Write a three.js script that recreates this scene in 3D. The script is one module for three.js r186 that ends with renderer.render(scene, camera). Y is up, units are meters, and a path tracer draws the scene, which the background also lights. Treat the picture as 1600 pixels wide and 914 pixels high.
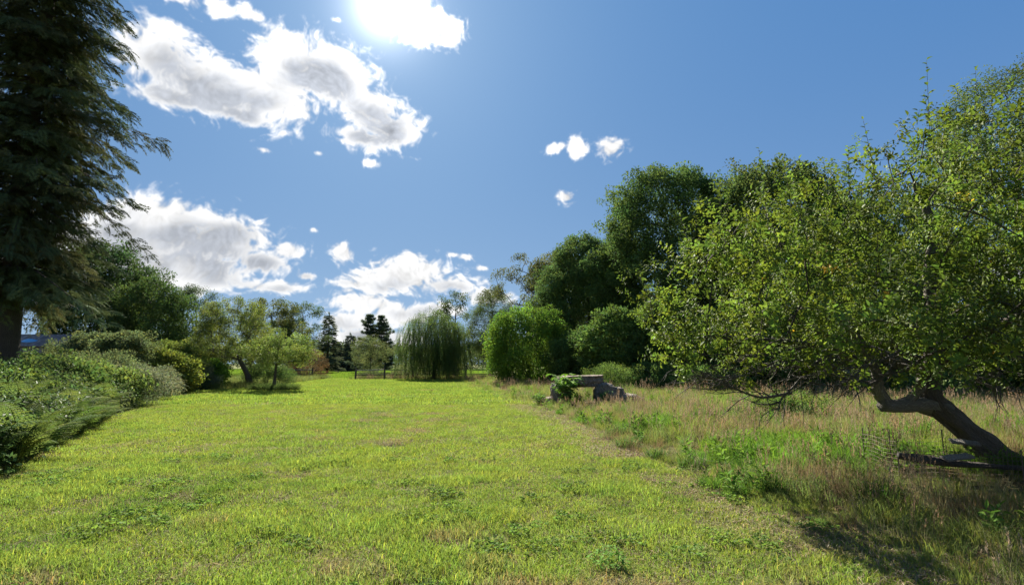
import * as THREE from 'three';

// ------------------------------------------------------------------ camera, exposure, sun
const EXPOSURE = 4.0;
const renderer = new THREE.WebGLRenderer({ antialias: true });
renderer.setSize(1024, 584);
renderer.toneMapping = THREE.LinearToneMapping;
renderer.toneMappingExposure = EXPOSURE;
renderer.shadowMap.enabled = true;
const scene = new THREE.Scene();
const camera = new THREE.PerspectiveCamera(56.53, 1024 / 584, 0.1, 6000);
camera.position.set(0, 1.6, 0);
camera.rotation.x = 7.5 * Math.PI / 180;
scene.add(camera);

const SUN_AZ = -14.3, SUN_EL = 34.4, R = (d) => d * Math.PI / 180;
const sunDir = [Math.sin(R(SUN_AZ)) * Math.cos(R(SUN_EL)), Math.sin(R(SUN_EL)), -Math.cos(R(SUN_AZ)) * Math.cos(R(SUN_EL))];
const sun = new THREE.DirectionalLight(new THREE.Color().setRGB(1, 0.93, 0.8), 4.8);
sun.name = 'sun';
sun.position.set(sunDir[0] * 120, sunDir[1] * 120, sunDir[2] * 120 - 30);
sun.target.position.set(0, 0, -30);
sun.castShadow = true;
Object.assign(sun.shadow.camera, { left: -90, right: 90, top: 90, bottom: -90, near: 1, far: 400 });
sun.shadow.mapSize.set(4096, 4096);
scene.add(sun, sun.target);

// ------------------------------------------------------------------ random numbers and noise
function rng(seed) { let s = seed | 0; return () => { s = (s + 0x6d2b79f5) | 0; let t = Math.imul(s ^ (s >>> 15), 1 | s); t = (t + Math.imul(t ^ (t >>> 7), 61 | t)) ^ t; return ((t ^ (t >>> 14)) >>> 0) / 4294967296; }; }
const PERM = new Uint8Array(512), GX = new Float32Array(256), GY = new Float32Array(256), GZ = new Float32Array(256);
{ const r = rng(7), a = [...Array(256).keys()]; for (let i = 255; i > 0; i--) { const j = Math.floor(r() * (i + 1)); [a[i], a[j]] = [a[j], a[i]]; } for (let i = 0; i < 512; i++) PERM[i] = a[i & 255];
  for (let i = 0; i < 256; i++) { const z = r() * 2 - 1, t = r() * 6.2832, q = Math.sqrt(1 - z * z); GX[i] = q * Math.cos(t); GY[i] = q * Math.sin(t); GZ[i] = z; } }
const fade = (t) => t * t * t * (t * (t * 6 - 15) + 10), mix = (a, b, t) => a + (b - a) * t, clamp = (x, a = 0, b = 1) => x < a ? a : x > b ? b : x;
const sstep = (a, b, x) => { const t = clamp((x - a) / (b - a)); return t * t * (3 - 2 * t); };
function noise3(x, y, z) {
  const X = Math.floor(x), Y = Math.floor(y), Z = Math.floor(z); x -= X; y -= Y; z -= Z;
  const u = fade(x), v = fade(y), w = fade(z), i = X & 255, j = Y & 255, k = Z & 255;
  const g = (a, b, c, dx, dy, dz) => { const h = PERM[PERM[PERM[(i + a) & 255] + ((j + b) & 255)] + ((k + c) & 255)]; return GX[h] * dx + GY[h] * dy + GZ[h] * dz; };
  return 1.5 * mix(mix(mix(g(0, 0, 0, x, y, z), g(1, 0, 0, x - 1, y, z), u), mix(g(0, 1, 0, x, y - 1, z), g(1, 1, 0, x - 1, y - 1, z), u), v),
    mix(mix(g(0, 0, 1, x, y, z - 1), g(1, 0, 1, x - 1, y, z - 1), u), mix(g(0, 1, 1, x, y - 1, z - 1), g(1, 1, 1, x - 1, y - 1, z - 1), u), v), w);
}
function fbm(x, y, z, n, gain = 0.5) { let s = 0, a = 1, t = 0; for (let i = 0; i < n; i++) { s += a * noise3(x, y, z); t += a; a *= gain; x = x * 2.03 + 11.3; y = y * 2.03 + 5.7; z = z * 2.03 + 3.1; } return s / t; }
const pl = (x, xs, ys) => { if (x <= xs[0]) return ys[0]; for (let i = 1; i < xs.length; i++) if (x <= xs[i]) return mix(ys[i - 1], ys[i], (x - xs[i - 1]) / (xs[i] - xs[i - 1])); return ys[ys.length - 1]; };

// ------------------------------------------------------------------ sky: clear air, a bright halo of haze round the sun, cumulus clouds
{
  // [azimuth, elevation, half width, half height, turn] of the puffs of cumulus, in degrees
  const C = [[-35.2, 26.4, 3.2, 2.6, 0], [-30.5, 25, 4.4, 2.3, -14], [-25, 25.2, 4, 2.4, 0], [-23, 28.4, 3.4, 2.6, 0], [-24.4, 30.3, 1.4, 1.1, 0], [-19, 27.8, 3.8, 2.6, -18], [-15.4, 25.4, 4.2, 2.4, -28], [-12.6, 23.6, 2.6, 1.6, 0], [-16.5, 22.6, 2.4, 1.2, 0], [-34, 23.2, 3.4, 1.1, 0], [-28, 23, 4, 1, -8],
    [-9.1, 33.1, 2.8, 1.5, 0], [-11.6, 35.2, 2, 1.2, 0], [-19.2, 32.6, 0.6, 0.3, 0], [-25.6, 20.2, 0.9, 0.3, 0], [-20.5, 20.6, 0.7, 0.3, 0], [-15.2, 20.2, 0.9, 0.4, 0], [-20.6, 13.2, 0.5, 0.3, 0], [-21, 8.6, 1, 0.4, 0], [-6.2, 11.4, 0.8, 0.3, 0], [-3.4, 10, 0.9, 0.3, 0], [-30.4, 31.3, 1.1, 1, 0], [-27.4, 31.5, 1.4, 0.7, -20], [-34, 31.2, 1.6, 0.6, 0],
    [-33.5, 12, 4.8, 2.4, 0], [-28.5, 11.6, 3.8, 2.2, 0], [-25.2, 9.7, 2.8, 1.2, 0], [-31, 8.4, 5, 1.9, 0], [-37, 10, 5, 2.5, 0], [-22.8, 11, 1.5, 0.8, 0], [-24.5, 7.4, 3.6, 0.7, 0],
    [-11.2, 9.2, 3.8, 1.7, 0], [-14.6, 8.3, 3.3, 1.2, 0], [-7.2, 8.2, 3.6, 0.9, 0], [-10.7, 10.8, 1.2, 0.9, 0], [-15, 6.2, 3, 0.9, 0], [-17.2, 4.2, 2.6, 1, 0], [-11.6, 5, 3.2, 1.2, 0], [-8, 5.6, 3, 0.8, 0], [-3, 7, 2.8, 0.8, 0], [-14.4, 2.4, 5, 1.2, 0],
    [-17.7, 11.2, 1, 0.9, 0], [4.8, 22.3, 1.1, 0.5, 10], [7, 22.2, 0.9, 0.9, 0], [10.8, 22, 1.4, 1.1, 0], [5.9, 17.4, 0.9, 0.7, 0], [-4.9, 11.2, 1, 0.4, 0], [38.3, 30.4, 0.8, 0.4, 0]];
  const r = rng(41);
  for (let k = 0; k < 46; k++) {          // the same weather goes on all round
    const az = 52 + r() * 256, el = 6 + r() * r() * 52, w = 3 + r() * 5;
    for (let j = 0; j < 5; j++) C.push([az + (r() - 0.5) * w * 2.2 / Math.cos(R(el)), el + (r() - 0.5) * w * 0.6, w * (0.4 + r() * 0.5), w * (0.2 + r() * 0.25), 0]);
  }
  const W = 4096, H = 2048, data = new Float32Array(W * H * 4);
  const field = new Float32Array(W * H).fill(-9), bulk = new Float32Array(W * H);
  for (const [az, el, ra, re, turn] of C) {
    const ct = Math.cos(R(turn)), st = Math.sin(R(turn)), ce = Math.cos(R(el)), reach = Math.max(ra, re) * 1.9, peak = Math.min(1, 0.3 + re * 0.5);
    const y0 = Math.floor((el - reach + 90) / 180 * H), y1 = Math.ceil((el + reach + 90) / 180 * H), nx = Math.ceil(reach / ce / 360 * W), xc = Math.round(((az - 90 + 540) % 360) / 360 * W);
    for (let y = Math.max(0, y0); y < Math.min(H, y1); y++) for (let dx = -nx; dx <= nx; dx++) {
      const u = dx / W * 360 * ce, v = (y + 0.5) / H * 180 - 90 - el, a = (u * ct + v * st) / ra, b = (-u * st + v * ct) / re, f = peak - Math.sqrt(a * a + b * b) * (re < 1 ? 0.8 : 1);
      const i = y * W + ((xc + dx) % W + W) % W;
      if (f > -0.9) { bulk[i] += Math.min(1, (ra * re) / 4.6) * Math.exp(-1.1 * (a * a + (b + 0.25) * (b + 0.25) * 1.2)); const o = field[i]; field[i] = o < -5 ? f : 0.5 * (o + f + Math.sqrt((o - f) ** 2 + 0.02)); }
    }
  }
  for (let y = 0; y < H; y++) {
    const el = (y + 0.5) / H * 180 - 90, ce = Math.cos(R(el)), se = Math.sin(R(el));
    for (let x = 0; x < W; x++) {
      const i = y * W + x, phi = ((x + 0.5) / W - 0.5) * 2 * Math.PI, dx = Math.cos(phi) * ce, dz = Math.sin(phi) * ce;
      const ca = clamp(dx * sunDir[0] + se * sunDir[1] + dz * sunDir[2], -1, 1), ang = Math.acos(ca) / Math.PI * 180, up = Math.max(se, 0);
      const low = Math.exp(-up * 4.6), near = Math.exp(-ang / 24), halo = 2.2 * Math.exp(-((ang / 2) ** 1.3)) + 0.2 * Math.exp(-ang / 7);
      let cr = 0.042 + 0.33 * low + 0.2 * near + halo, cg = 0.188 + 0.36 * low + 0.25 * near + halo, cb = 0.5 + 0.27 * low + 0.22 * near + halo;
      if (el > -1 && field[i] > -0.9) {
        const s = 5.2, w1 = fbm(dx * 9 + 7, se * 10, dz * 9, 3) * 0.12, w2 = fbm(dx * 9, se * 10 + 5, dz * 9, 3) * 0.12;
        const n1 = fbm(dx * s + 3, se * s * 1.5, dz * s, 3), n2 = fbm((dx + w1) * 15, (se + w2) * 17 + 9, (dz - w1) * 15, 4, 0.55), n3 = fbm((dx + w2) * 38, (se + w1) * 42 + 9, (dz + w2) * 38, 5, 0.66);
        const puffy = 0.5 - Math.abs(fbm((dx + w1) * 22 + 2, (se + w2) * 24, dz * 22 + 1, 5, 0.6)) * 2.4, f = field[i] * 1.15 + n1 * 0.3 + n2 * 0.75 + n3 * 0.85 + puffy * 0.34 + 0.06 + 0.12 * sstep(16, 11, el), alpha = Math.max(Math.pow(clamp((f + 0.1) / 0.5), 1.4), 0.3 * sstep(-0.4, 0.02, f) * sstep(0.02, 0.4, n3)) * sstep(-0.5, 1.5, el);
        if (alpha > 0) {
          const soft = fbm(dx * 8 + 40, se * 18 + 0.4, dz * 8, 2), thick = sstep(0.5, 1.5, bulk[i] * 0.95 + soft * 1.3 + n2 * 0.45 + puffy * 0.2) * sstep(0.1, 0.75, f);
          const lit = (0.86 + 0.34 * puffy + 0.24 * n3 + 0.3 * n2 + 0.3 * near + 2.2 * halo), g = (0.37 + 0.25 * near) * (1 + 0.5 * n3 + 0.3 * puffy);
          cr = mix(cr, mix(lit, g, thick), alpha); cg = mix(cg, mix(lit, g * 1.07, thick), alpha); cb = mix(cb, mix(lit, g * 1.2, thick), alpha);
        }
      }
      if (el < 0) { cr = 0.16; cg = 0.2; cb = 0.12; }
      data[i * 4] = cr / EXPOSURE; data[i * 4 + 1] = cg / EXPOSURE; data[i * 4 + 2] = cb / EXPOSURE; data[i * 4 + 3] = 1;
    }
  }
  const t = new THREE.DataTexture(data, W, H, THREE.RGBAFormat, THREE.FloatType);
  t.mapping = THREE.EquirectangularReflectionMapping; t.magFilter = THREE.LinearFilter; t.needsUpdate = true;
  scene.background = t; scene.environment = t;
}

// ------------------------------------------------------------------ helpers: vectors, mesh builder, instances
const sub = (a, b) => [a[0] - b[0], a[1] - b[1], a[2] - b[2]], add = (a, b, s = 1) => [a[0] + b[0] * s, a[1] + b[1] * s, a[2] + b[2] * s];
const len = (a) => Math.hypot(a[0], a[1], a[2]), norm = (a) => { const l = len(a) || 1; return [a[0] / l, a[1] / l, a[2] / l]; };
const cross = (a, b) => [a[1] * b[2] - a[2] * b[1], a[2] * b[0] - a[0] * b[2], a[0] * b[1] - a[1] * b[0]], dot = (a, b) => a[0] * b[0] + a[1] * b[1] + a[2] * b[2];
const ball = (r) => { const z = r() * 2 - 1, t = r() * 6.2832, q = Math.sqrt(1 - z * z); return [q * Math.cos(t), z, q * Math.sin(t)]; };
class MB {
  constructor() { this.p = []; this.c = []; this.u = []; this.i = []; }
  v(p, c, u = 0, w = 0) { this.p.push(p[0], p[1], p[2]); if (c) this.c.push(c[0], c[1], c[2]); this.u.push(u, w); return this.p.length / 3 - 1; }
  tri(a, b, c) { this.i.push(a, b, c); }
  tube(pts, rad, sides, c, lumpy = 0, seed = 0) {       // tapered tube with closed ends
    let ref = Math.abs(norm(sub(pts[pts.length - 1], pts[0]))[1]) > 0.9 ? [1, 0, 0] : [0, 1, 0], first = -1, along = 0;
    for (let k = 0; k < pts.length; k++) {
      const t = norm(sub(pts[Math.min(k + 1, pts.length - 1)], pts[Math.max(k - 1, 0)])), a = norm(cross(t, ref)), b = cross(a, t);
      ref = b; if (k) along += len(sub(pts[k], pts[k - 1]));
      const s0 = this.p.length / 3;
      for (let j = 0; j <= sides; j++) {
        const th = j / sides * 6.28318, ca = Math.cos(th), sa = Math.sin(th);
        const q = rad[k] * (1 + (lumpy ? lumpy * (noise3(ca * 1.6 + seed, sa * 1.6, along * 2.2 + seed) + 0.5 * noise3(ca * 5 + seed, sa * 5, along * 3)) + (sides > 20 ? lumpy * 0.4 * (0.4 - Math.abs(noise3(ca * 6 + along * 1.5, sa * 6, along * 2))) : 0) : 0));
        this.v([pts[k][0] + (a[0] * ca + b[0] * sa) * q, pts[k][1] + (a[1] * ca + b[1] * sa) * q, pts[k][2] + (a[2] * ca + b[2] * sa) * q], c, j / sides * Math.max(1, Math.round(rad[0] * 12)) , along * 2);
      }
      if (k) for (let j = 0; j < sides; j++) { const q = s0 - sides - 1 + j, w = s0 + j; this.i.push(q, w, q + 1, q + 1, w, w + 1); }
      if (first < 0) first = s0;
    }
    const l = this.p.length / 3 - sides - 1, e = this.v(pts[pts.length - 1], c), f = this.v(pts[0], c);
    for (let j = 0; j < sides; j++) { this.i.push(l + j, e, l + j + 1); this.i.push(first + j + 1, f, first + j); }
    return this;
  }
  leaf(o, d, n, L, w, c, fold = 0.25, bend = 0.2) {     // pointed leaf folded along its midrib: o base, d direction, n upper side
    const s = norm(cross(d, n)), a = this.v(o, c), m1 = add(add(o, d, L * 0.38), n, -bend * L * 0.05), tip = add(add(o, d, L), n, -bend * L * 0.5), m2 = add(add(o, d, L * 0.72), n, -bend * L * 0.2);
    const l1 = this.v(add(add(m1, s, -w / 2), n, fold * w / 2), c), c1 = this.v(m1, c), r1 = this.v(add(add(m1, s, w / 2), n, fold * w / 2), c);
    const l2 = this.v(add(add(m2, s, -w * 0.33), n, fold * w / 3), c), r2 = this.v(add(add(m2, s, w * 0.33), n, fold * w / 3), c), t = this.v(tip, c);
    this.i.push(a, c1, l1, a, r1, c1, l1, c1, l2, c1, r1, r2, l2, c1, t, c1, r2, t);
    return this;
  }
  kite(o, d, n, L, w, c) {                               // small leaf of two faces
    const s = norm(cross(d, n)), m = add(o, d, L * 0.45), a = this.v(o, c), b = this.v(add(add(m, s, w / 2), n, w * 0.12), c), t = this.v(add(add(o, d, L), n, -L * 0.1), c), e = this.v(add(add(m, s, -w / 2), n, w * 0.12), c);
    this.i.push(a, b, t, a, t, e);
    return this;
  }
  blade(o, dir, side, L, w, lean, c, c2) {               // grass blade bending over
    const m = add(add(o, [0, 1, 0], L * 0.6), dir, lean * L * 0.28), t = add(add(o, [0, 1, 0], L * (1 - lean * 0.25)), dir, lean * L * 0.9);
    const a = this.v(add(o, side, -w / 2), c), b = this.v(add(o, side, w / 2), c), e = this.v(add(m, side, -w * 0.4), c), f = this.v(add(m, side, w * 0.4), c), g = this.v(t, c2 ?? c);
    this.i.push(a, b, e, b, f, e, e, f, g);
    return this;
  }
  geo() {
    const g = new THREE.BufferGeometry();
    g.setAttribute('position', new THREE.Float32BufferAttribute(this.p, 3));
    g.setAttribute('uv', new THREE.Float32BufferAttribute(this.u, 2));
    if (this.c.length === this.p.length) g.setAttribute('color', new THREE.Float32BufferAttribute(this.c, 3));
    g.setIndex(this.i); g.computeVertexNormals();
    return g;
  }
}
const used = {};
const numbered = (n) => { const k = used[n] = (used[n] ?? -1) + 1; return k ? n + '_' + String(k).padStart(3, '0') : n; };
function tag(o, label, category, group, kind) {
  if (label) o.userData.label = label; if (category) o.userData.category = category; if (group) o.userData.group = group; if (kind) o.userData.kind = kind;
  return o;
}
function mesh(name, geo, mat, parent = scene) { const m = new THREE.Mesh(geo, mat); m.name = parent === scene ? numbered(name) : name; m.castShadow = m.receiveShadow = true; parent.add(m); return m; }
function thing(name, label, category, [x, y, z], turn = 0, group) { const o = new THREE.Group(); o.name = numbered(name); o.position.set(x, y, z); o.rotation.y = turn; scene.add(o); return tag(o, label, category, group); }
class Copies {                                           // matrices and tints of an InstancedMesh
  constructor() { this.m = []; this.c = []; this.n = 0; }
  put(p, ax, ay, az, s, c) { this.m.push(ax[0] * s, ax[1] * s, ax[2] * s, 0, ay[0] * s, ay[1] * s, ay[2] * s, 0, az[0] * s, az[1] * s, az[2] * s, 0, p[0], p[1], p[2], 1); this.c.push(c[0], c[1], c[2]); this.n++; }
  up(p, yaw, s, sy, c) { const k = Math.cos(yaw) * s, q = Math.sin(yaw) * s; this.m.push(k, 0, -q, 0, 0, s * sy, 0, 0, q, 0, k, 0, p[0], p[1], p[2], 1); this.c.push(c[0], c[1], c[2]); this.n++; }
  along(p, d, r, s, c, roll) {                           // y axis along d, turned at random about it
    const ay = norm(d); let ax = norm(cross(ay, Math.abs(ay[1]) > 0.95 ? [1, 0, 0] : [0, 1, 0])), az = cross(ax, ay); const t = roll ?? r() * 6.2832, a = Math.cos(t), b = Math.sin(t);
    this.put(p, [ax[0] * a + az[0] * b, ax[1] * a + az[1] * b, ax[2] * a + az[2] * b], ay, [az[0] * a - ax[0] * b, az[1] * a - ax[1] * b, az[2] * a - ax[2] * b], s, c);
  }
  build(name, geo, mat, parent = scene) {
    const o = new THREE.InstancedMesh(geo, mat, this.n); o.name = parent === scene ? numbered(name) : name;
    o.instanceMatrix = new THREE.InstancedBufferAttribute(new Float32Array(this.m), 16); o.instanceColor = new THREE.InstancedBufferAttribute(new Float32Array(this.c), 3);
    o.castShadow = o.receiveShadow = true; parent.add(o); if (parent !== scene) o.userData.kind = 'stuff'; return o;
  }
}

// ------------------------------------------------------------------ materials
const leafMat = (name, through = 0.4, coat = 0, rough = 1) => { const m = new THREE.MeshPhysicalMaterial({ color: 0xffffff, roughness: rough, transmission: through, thickness: 0, side: THREE.DoubleSide, vertexColors: true, specularIntensity: 0.22, clearcoat: coat, clearcoatRoughness: 0.48 }); m.name = name; return m; };
const M = { leaf: leafMat('leaf', 0.38), glossy: leafMat('glossy_leaf', 0.42, 0.14), needle: leafMat('needle', 0.2, 0), grass: leafMat('grass_blade', 0.48, 0.03), dry: leafMat('dry_grass', 0.35), fern: leafMat('fern', 0.4, 0.1) };
function noiseTex(size, f) { const d = new Uint8Array(size * size * 4); for (let y = 0; y < size; y++) for (let x = 0; x < size; x++) { const c = f(x / size, y / size), i = (y * size + x) * 4; for (let k = 0; k < 3; k++) d[i + k] = clamp(c[k]) * 255; d[i + 3] = 255; } const t = new THREE.DataTexture(d, size, size); t.wrapS = t.wrapT = THREE.RepeatWrapping; t.magFilter = THREE.LinearFilter; t.needsUpdate = true; return t; }
const ring = (u, v, s, n, o = 0) => { const a = u * 6.28318, b = v * 6.28318; return fbm(Math.cos(a) * s + o, Math.sin(a) * s + Math.cos(b) * s * 0.7, Math.sin(b) * s + o, n); };   // tiles
const barkTex = noiseTex(256, (u, v) => { const a = u * 6.28318, n = fbm(Math.cos(a) * 4, Math.sin(a) * 4, Math.sin(v * 6.28318) * 1.2 + 3, 4), f = Math.abs(n) * 2.2; const k = 0.42 + f * 0.6 + 0.25 * ring(u, v, 5, 3); return [k, k, k]; });
const barkMat = (name, r, g, b) => { const m = new THREE.MeshStandardMaterial({ color: new THREE.Color().setRGB(r, g, b), roughness: 0.95, map: barkTex, bumpMap: barkTex, bumpScale: 0.02 }); m.name = name; return m; };
M.bark = barkMat('bark', 0.16, 0.135, 0.11); M.darkBark = barkMat('dark_bark', 0.1, 0.085, 0.07); M.greyBark = barkMat('grey_bark', 0.34, 0.31, 0.26);

// ------------------------------------------------------------------ the lie of the land
const lawnLeft = (D) => pl(D, [0, 7.65, 9.4, 11.6, 17.3, 27.3, 32.3, 36, 60, 66], [-6.2, -6.9, -7.9, -9.1, -12.1, -17.6, -19, -17.5, -20, -23]);
const lawnRight = (D) => pl(D, [0, 4.8, 6.5, 9.7, 17.3, 22, 30, 45, 60, 66], [3.4, 3.3, 2.95, 2.3, 1.6, 0.6, -0.6, -3.4, -6, -7]);
const edgeR = (x, D) => x - lawnRight(D) - 0.5 * noise3(x * 0.5, D * 0.5, 2), edgeL = (x, D) => lawnLeft(D) - x - 0.5 * noise3(x * 0.4, D * 0.4, 8);
const land = (x, z) => { const D = -z, far = sstep(60, 20, Math.hypot(x, z)); return far * (0.05 * noise3(x * 0.25, 1, z * 0.25) + 0.015 * noise3(x * 1.1, 4, z * 1.1)) + (D > 0 && D < 62 ? 0.06 * sstep(0, 3, edgeR(x, D)) * far + 0.25 * sstep(0, 6, edgeL(x, D)) * far : 0); };
{
  const rings = [0]; for (let r = 1; r < 3200; r *= 1.052) rings.push(r);
  const S = 180, p = [], u = [], c = [], idx = [];
  for (let k = 0; k < rings.length; k++) for (let j = 0; j <= S; j++) {
    const t = j / S * 6.28318, x = Math.sin(t) * rings[k], z = -Math.cos(t) * rings[k], D = -z, rough = D > 0 && D < 62 ? Math.max(sstep(0, 1.5, edgeR(x, D)), sstep(-0.3, 1, edgeL(x, D))) : 0;
    const n = fbm(x * 0.2, 3, z * 0.2, 3), q = fbm(x * 0.9, 7, z * 0.9, 3);
    p.push(x, land(x, z), z); u.push(x / 3, z / 3);
    const lawn = [0.12 + 0.03 * n + 0.03 * q, 0.14 + 0.02 * n, 0.03 - 0.008 * n], wild = [0.1 + 0.04 * q, 0.085 + 0.02 * q, 0.035];
    for (let i = 0; i < 3; i++) c.push(mix(lawn[i], wild[i], rough));
  }
  for (let k = 0; k + 1 < rings.length; k++) for (let j = 0; j < S; j++) { const a = k * (S + 1) + j, b = a + S + 1; idx.push(a, a + 1, b, b, a + 1, b + 1); }
  const g = new THREE.BufferGeometry(); g.setAttribute('position', new THREE.Float32BufferAttribute(p, 3)); g.setAttribute('uv', new THREE.Float32BufferAttribute(u, 2)); g.setAttribute('color', new THREE.Float32BufferAttribute(c, 3)); g.setIndex(idx); g.computeVertexNormals();
  const tex = noiseTex(512, (a, b) => { const n = 0.72 + 0.5 * ring(a, b, 12, 4) + 0.3 * ring(a, b, 3, 3, 5), m = ring(a, b, 6, 3, 9); return [n * (1 + 0.25 * m), n, n * (1 - 0.2 * m)]; });
  const mat = new THREE.MeshPhysicalMaterial({ vertexColors: true, map: tex, roughness: 1, specularIntensity: 0.1, bumpMap: tex, bumpScale: 0.03 }); mat.name = 'turf_soil';
  tag(mesh('ground', g, mat), 'gently rolling ground under the lawn and the meadow', null, null, 'structure');
}

// ------------------------------------------------------------------ prototypes of foliage
const vary = (r, c, a = 0.15, b = 0.12) => { const k = 1 + (r() - 0.5) * 2 * a, t = (r() - 0.5) * 2 * b; return [c[0] * k * (1 + t), c[1] * k, c[2] * k * (1 - t)]; };
function clump(seed, n, rad, L, w, opt = {}) {            // a ball of separate leaves
  const r = rng(seed), b = new MB();
  for (let k = 0; k < n; k++) {
    const d = ball(r), q = Math.cbrt(r()) * rad, o = [d[0] * q, d[1] * q * (opt.flat ?? 0.75), d[2] * q], out = norm(add(add(d, ball(r), 0.9), [0, opt.droop ?? -0.2, 0])), up = norm(add(ball(r), [0, 1, 0], opt.level ?? 1.1)), nn = norm(sub(up, [out[0] * dot(up, out), out[1] * dot(up, out), out[2] * dot(up, out)]));
    b.kite(o, out, nn, L * (0.7 + r() * 0.6), w * (0.7 + r() * 0.6), vary(r, [1, 1, 1], 0.22, 0.14));
  }
  return b.geo();
}
function sprig(seed, n, L, leafL, leafW, stem) {          // twig along +y with alternating leaves
  const r = rng(seed), b = new MB(), pts = []; const bx = (r() - 0.5) * 0.3, bz = (r() - 0.5) * 0.3;
  for (let k = 0; k <= 4; k++) { const t = k / 4; pts.push([bx * L * t * t, L * t, bz * L * t * t]); }
  if (stem) b.tube(pts, [0.004, 0.0035, 0.003, 0.0022, 0.001], 3, [0.5, 0.42, 0.3]);
  for (let k = 0; k < n; k++) {
    const t = 0.15 + 0.85 * (k + r() * 0.5) / n, th = k * 2.4 + r() * 0.8, o = [bx * L * t * t, L * t, bz * L * t * t];
    const out = norm([Math.cos(th), 0.35 + r() * 0.7 - 0.4 * r(), Math.sin(th)]), s = norm(cross(out, [0, 1, 0])), nn = norm(add(cross(s, out), ball(r), 0.35)), pet = add(o, out, leafL * 0.2);
    b.leaf(pet, out, nn, leafL * (0.6 + r() * 0.6), leafW * (0.7 + r() * 0.5), vary(r, [1, 1, 1], 0.2, 0.12), 0.15 + r() * 0.5, 0.1 + r() * 0.6);
  }
  return b.geo();
}
function needleSpray(seed, L, side, w, pairs, droop) {    // flat evergreen frond along +y, face to +z
  const r = rng(seed), b = new MB(), at = (t) => [0, L * t * (1 - 0.12 * t), -droop * L * t * t];
  for (let k = 0; k < 5; k++) { const c = [0.6, 0.5, 0.35]; const p = at(k / 5), q = at((k + 1) / 5), s = [w * 0.2 * (1 - k / 6), 0, 0]; const a = b.v(sub(p, s), c), e = b.v(add(p, s), c), f = b.v(q, c); b.tri(a, e, f); }
  for (let k = 0; k < pairs; k++) for (const s of [-1, 1]) {
    const t = 0.08 + 0.92 * (k + r() * 0.6) / pairs, o = at(t), l = side * (1 - 0.75 * t) * (0.7 + r() * 0.5), d = norm([s * (0.9 + r() * 0.3), 0.75 + r() * 0.4, -0.25 - r() * 0.5]);
    b.kite(o, d, norm([-d[0] * 0.3, 0.2 * (r() - 0.5), 1]), l, w * (0.7 + r() * 0.6), vary(r, [1, 1, 1], 0.25, 0.1));
    if (l > side * 0.45) for (const q of [-1, 1]) { const o2 = add(o, d, l * (0.3 + 0.25 * r())), d2 = norm([d[0] * 0.7 - q * d[1] * 0.7, d[1] * 0.7 + q * d[0] * 0.7, d[2] - 0.15]); b.kite(o2, d2, [0, 0, 1], l * 0.5, w * 0.8, vary(r, [1.1, 1.1, 1], 0.25, 0.1)); }
  }
  return b.geo();
}
function tuft(seed, n, rad, h, w, lean, ca, cb, dryShare = 0, dc = [1.4, 1.18, 1.15]) {
  const r = rng(seed), b = new MB();
  for (let k = 0; k < n; k++) {
    const q = Math.sqrt(r()) * rad, t = r() * 6.2832, o = [Math.cos(t) * q, -0.01, Math.sin(t) * q], th = r() * 6.2832, d = [Math.cos(th), 0, Math.sin(th)], ph = r() * 6.2832, dry = r() < dryShare;
    const c = vary(r, dry ? dc : ca, 0.25, 0.12);
    b.blade(o, d, [Math.cos(ph), 0, Math.sin(ph)], h * (0.45 + r() * 0.75), w * (0.7 + r() * 0.6), lean * (0.3 + r()), c, dry ? c : vary(r, cb, 0.2, 0.1));
  }
  return b.geo();
}

// ------------------------------------------------------------------ trees: trunk, limbs that reach every puff of the crown, leaves in clumps
const G = {
  broad: clump(11, 34, 0.42, 0.17, 0.1), fine: clump(12, 40, 0.4, 0.12, 0.06), coarse: clump(13, 26, 0.42, 0.24, 0.15), feather: clump(14, 36, 0.42, 0.2, 0.045, { droop: -0.5 }),
  hang: (() => { const r = rng(15), b = new MB(); for (let k = 0; k < 46; k++) { const t = k / 46, sway = 0.1 * Math.sin(t * 5), th = k * 2.4, o = [sway, t * 2, 0.06 * Math.sin(t * 4 + 1)], d = norm([Math.cos(th) * 0.7, 0.75, Math.sin(th) * 0.7]); b.kite(o, d, norm([-Math.cos(th), 0.6, -Math.sin(th)]), 0.17 + r() * 0.1, 0.04 + r() * 0.02, vary(r, [1, 1, 1], 0.22, 0.12)); } return b.geo(); })(),
  spruce: needleSpray(16, 0.9, 0.42, 0.05, 11, 0.25), hemlock: needleSpray(17, 0.62, 0.24, 0.022, 15, 0.32), hemlock2: needleSpray(18, 0.5, 0.26, 0.02, 12, 0.5),
  pine: (() => { const r = rng(19), b = new MB(); for (let k = 0; k < 60; k++) { const d = norm(add(ball(r), [0, 0.5, 0])); b.kite([d[0] * 0.03, 0.1 * r(), d[2] * 0.03], d, norm(cross(d, ball(r))), 0.34 * (0.7 + r() * 0.5), 0.03, vary(r, [1, 1, 1], 0.2, 0.1)); } return b.geo(); })(),
};
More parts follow.
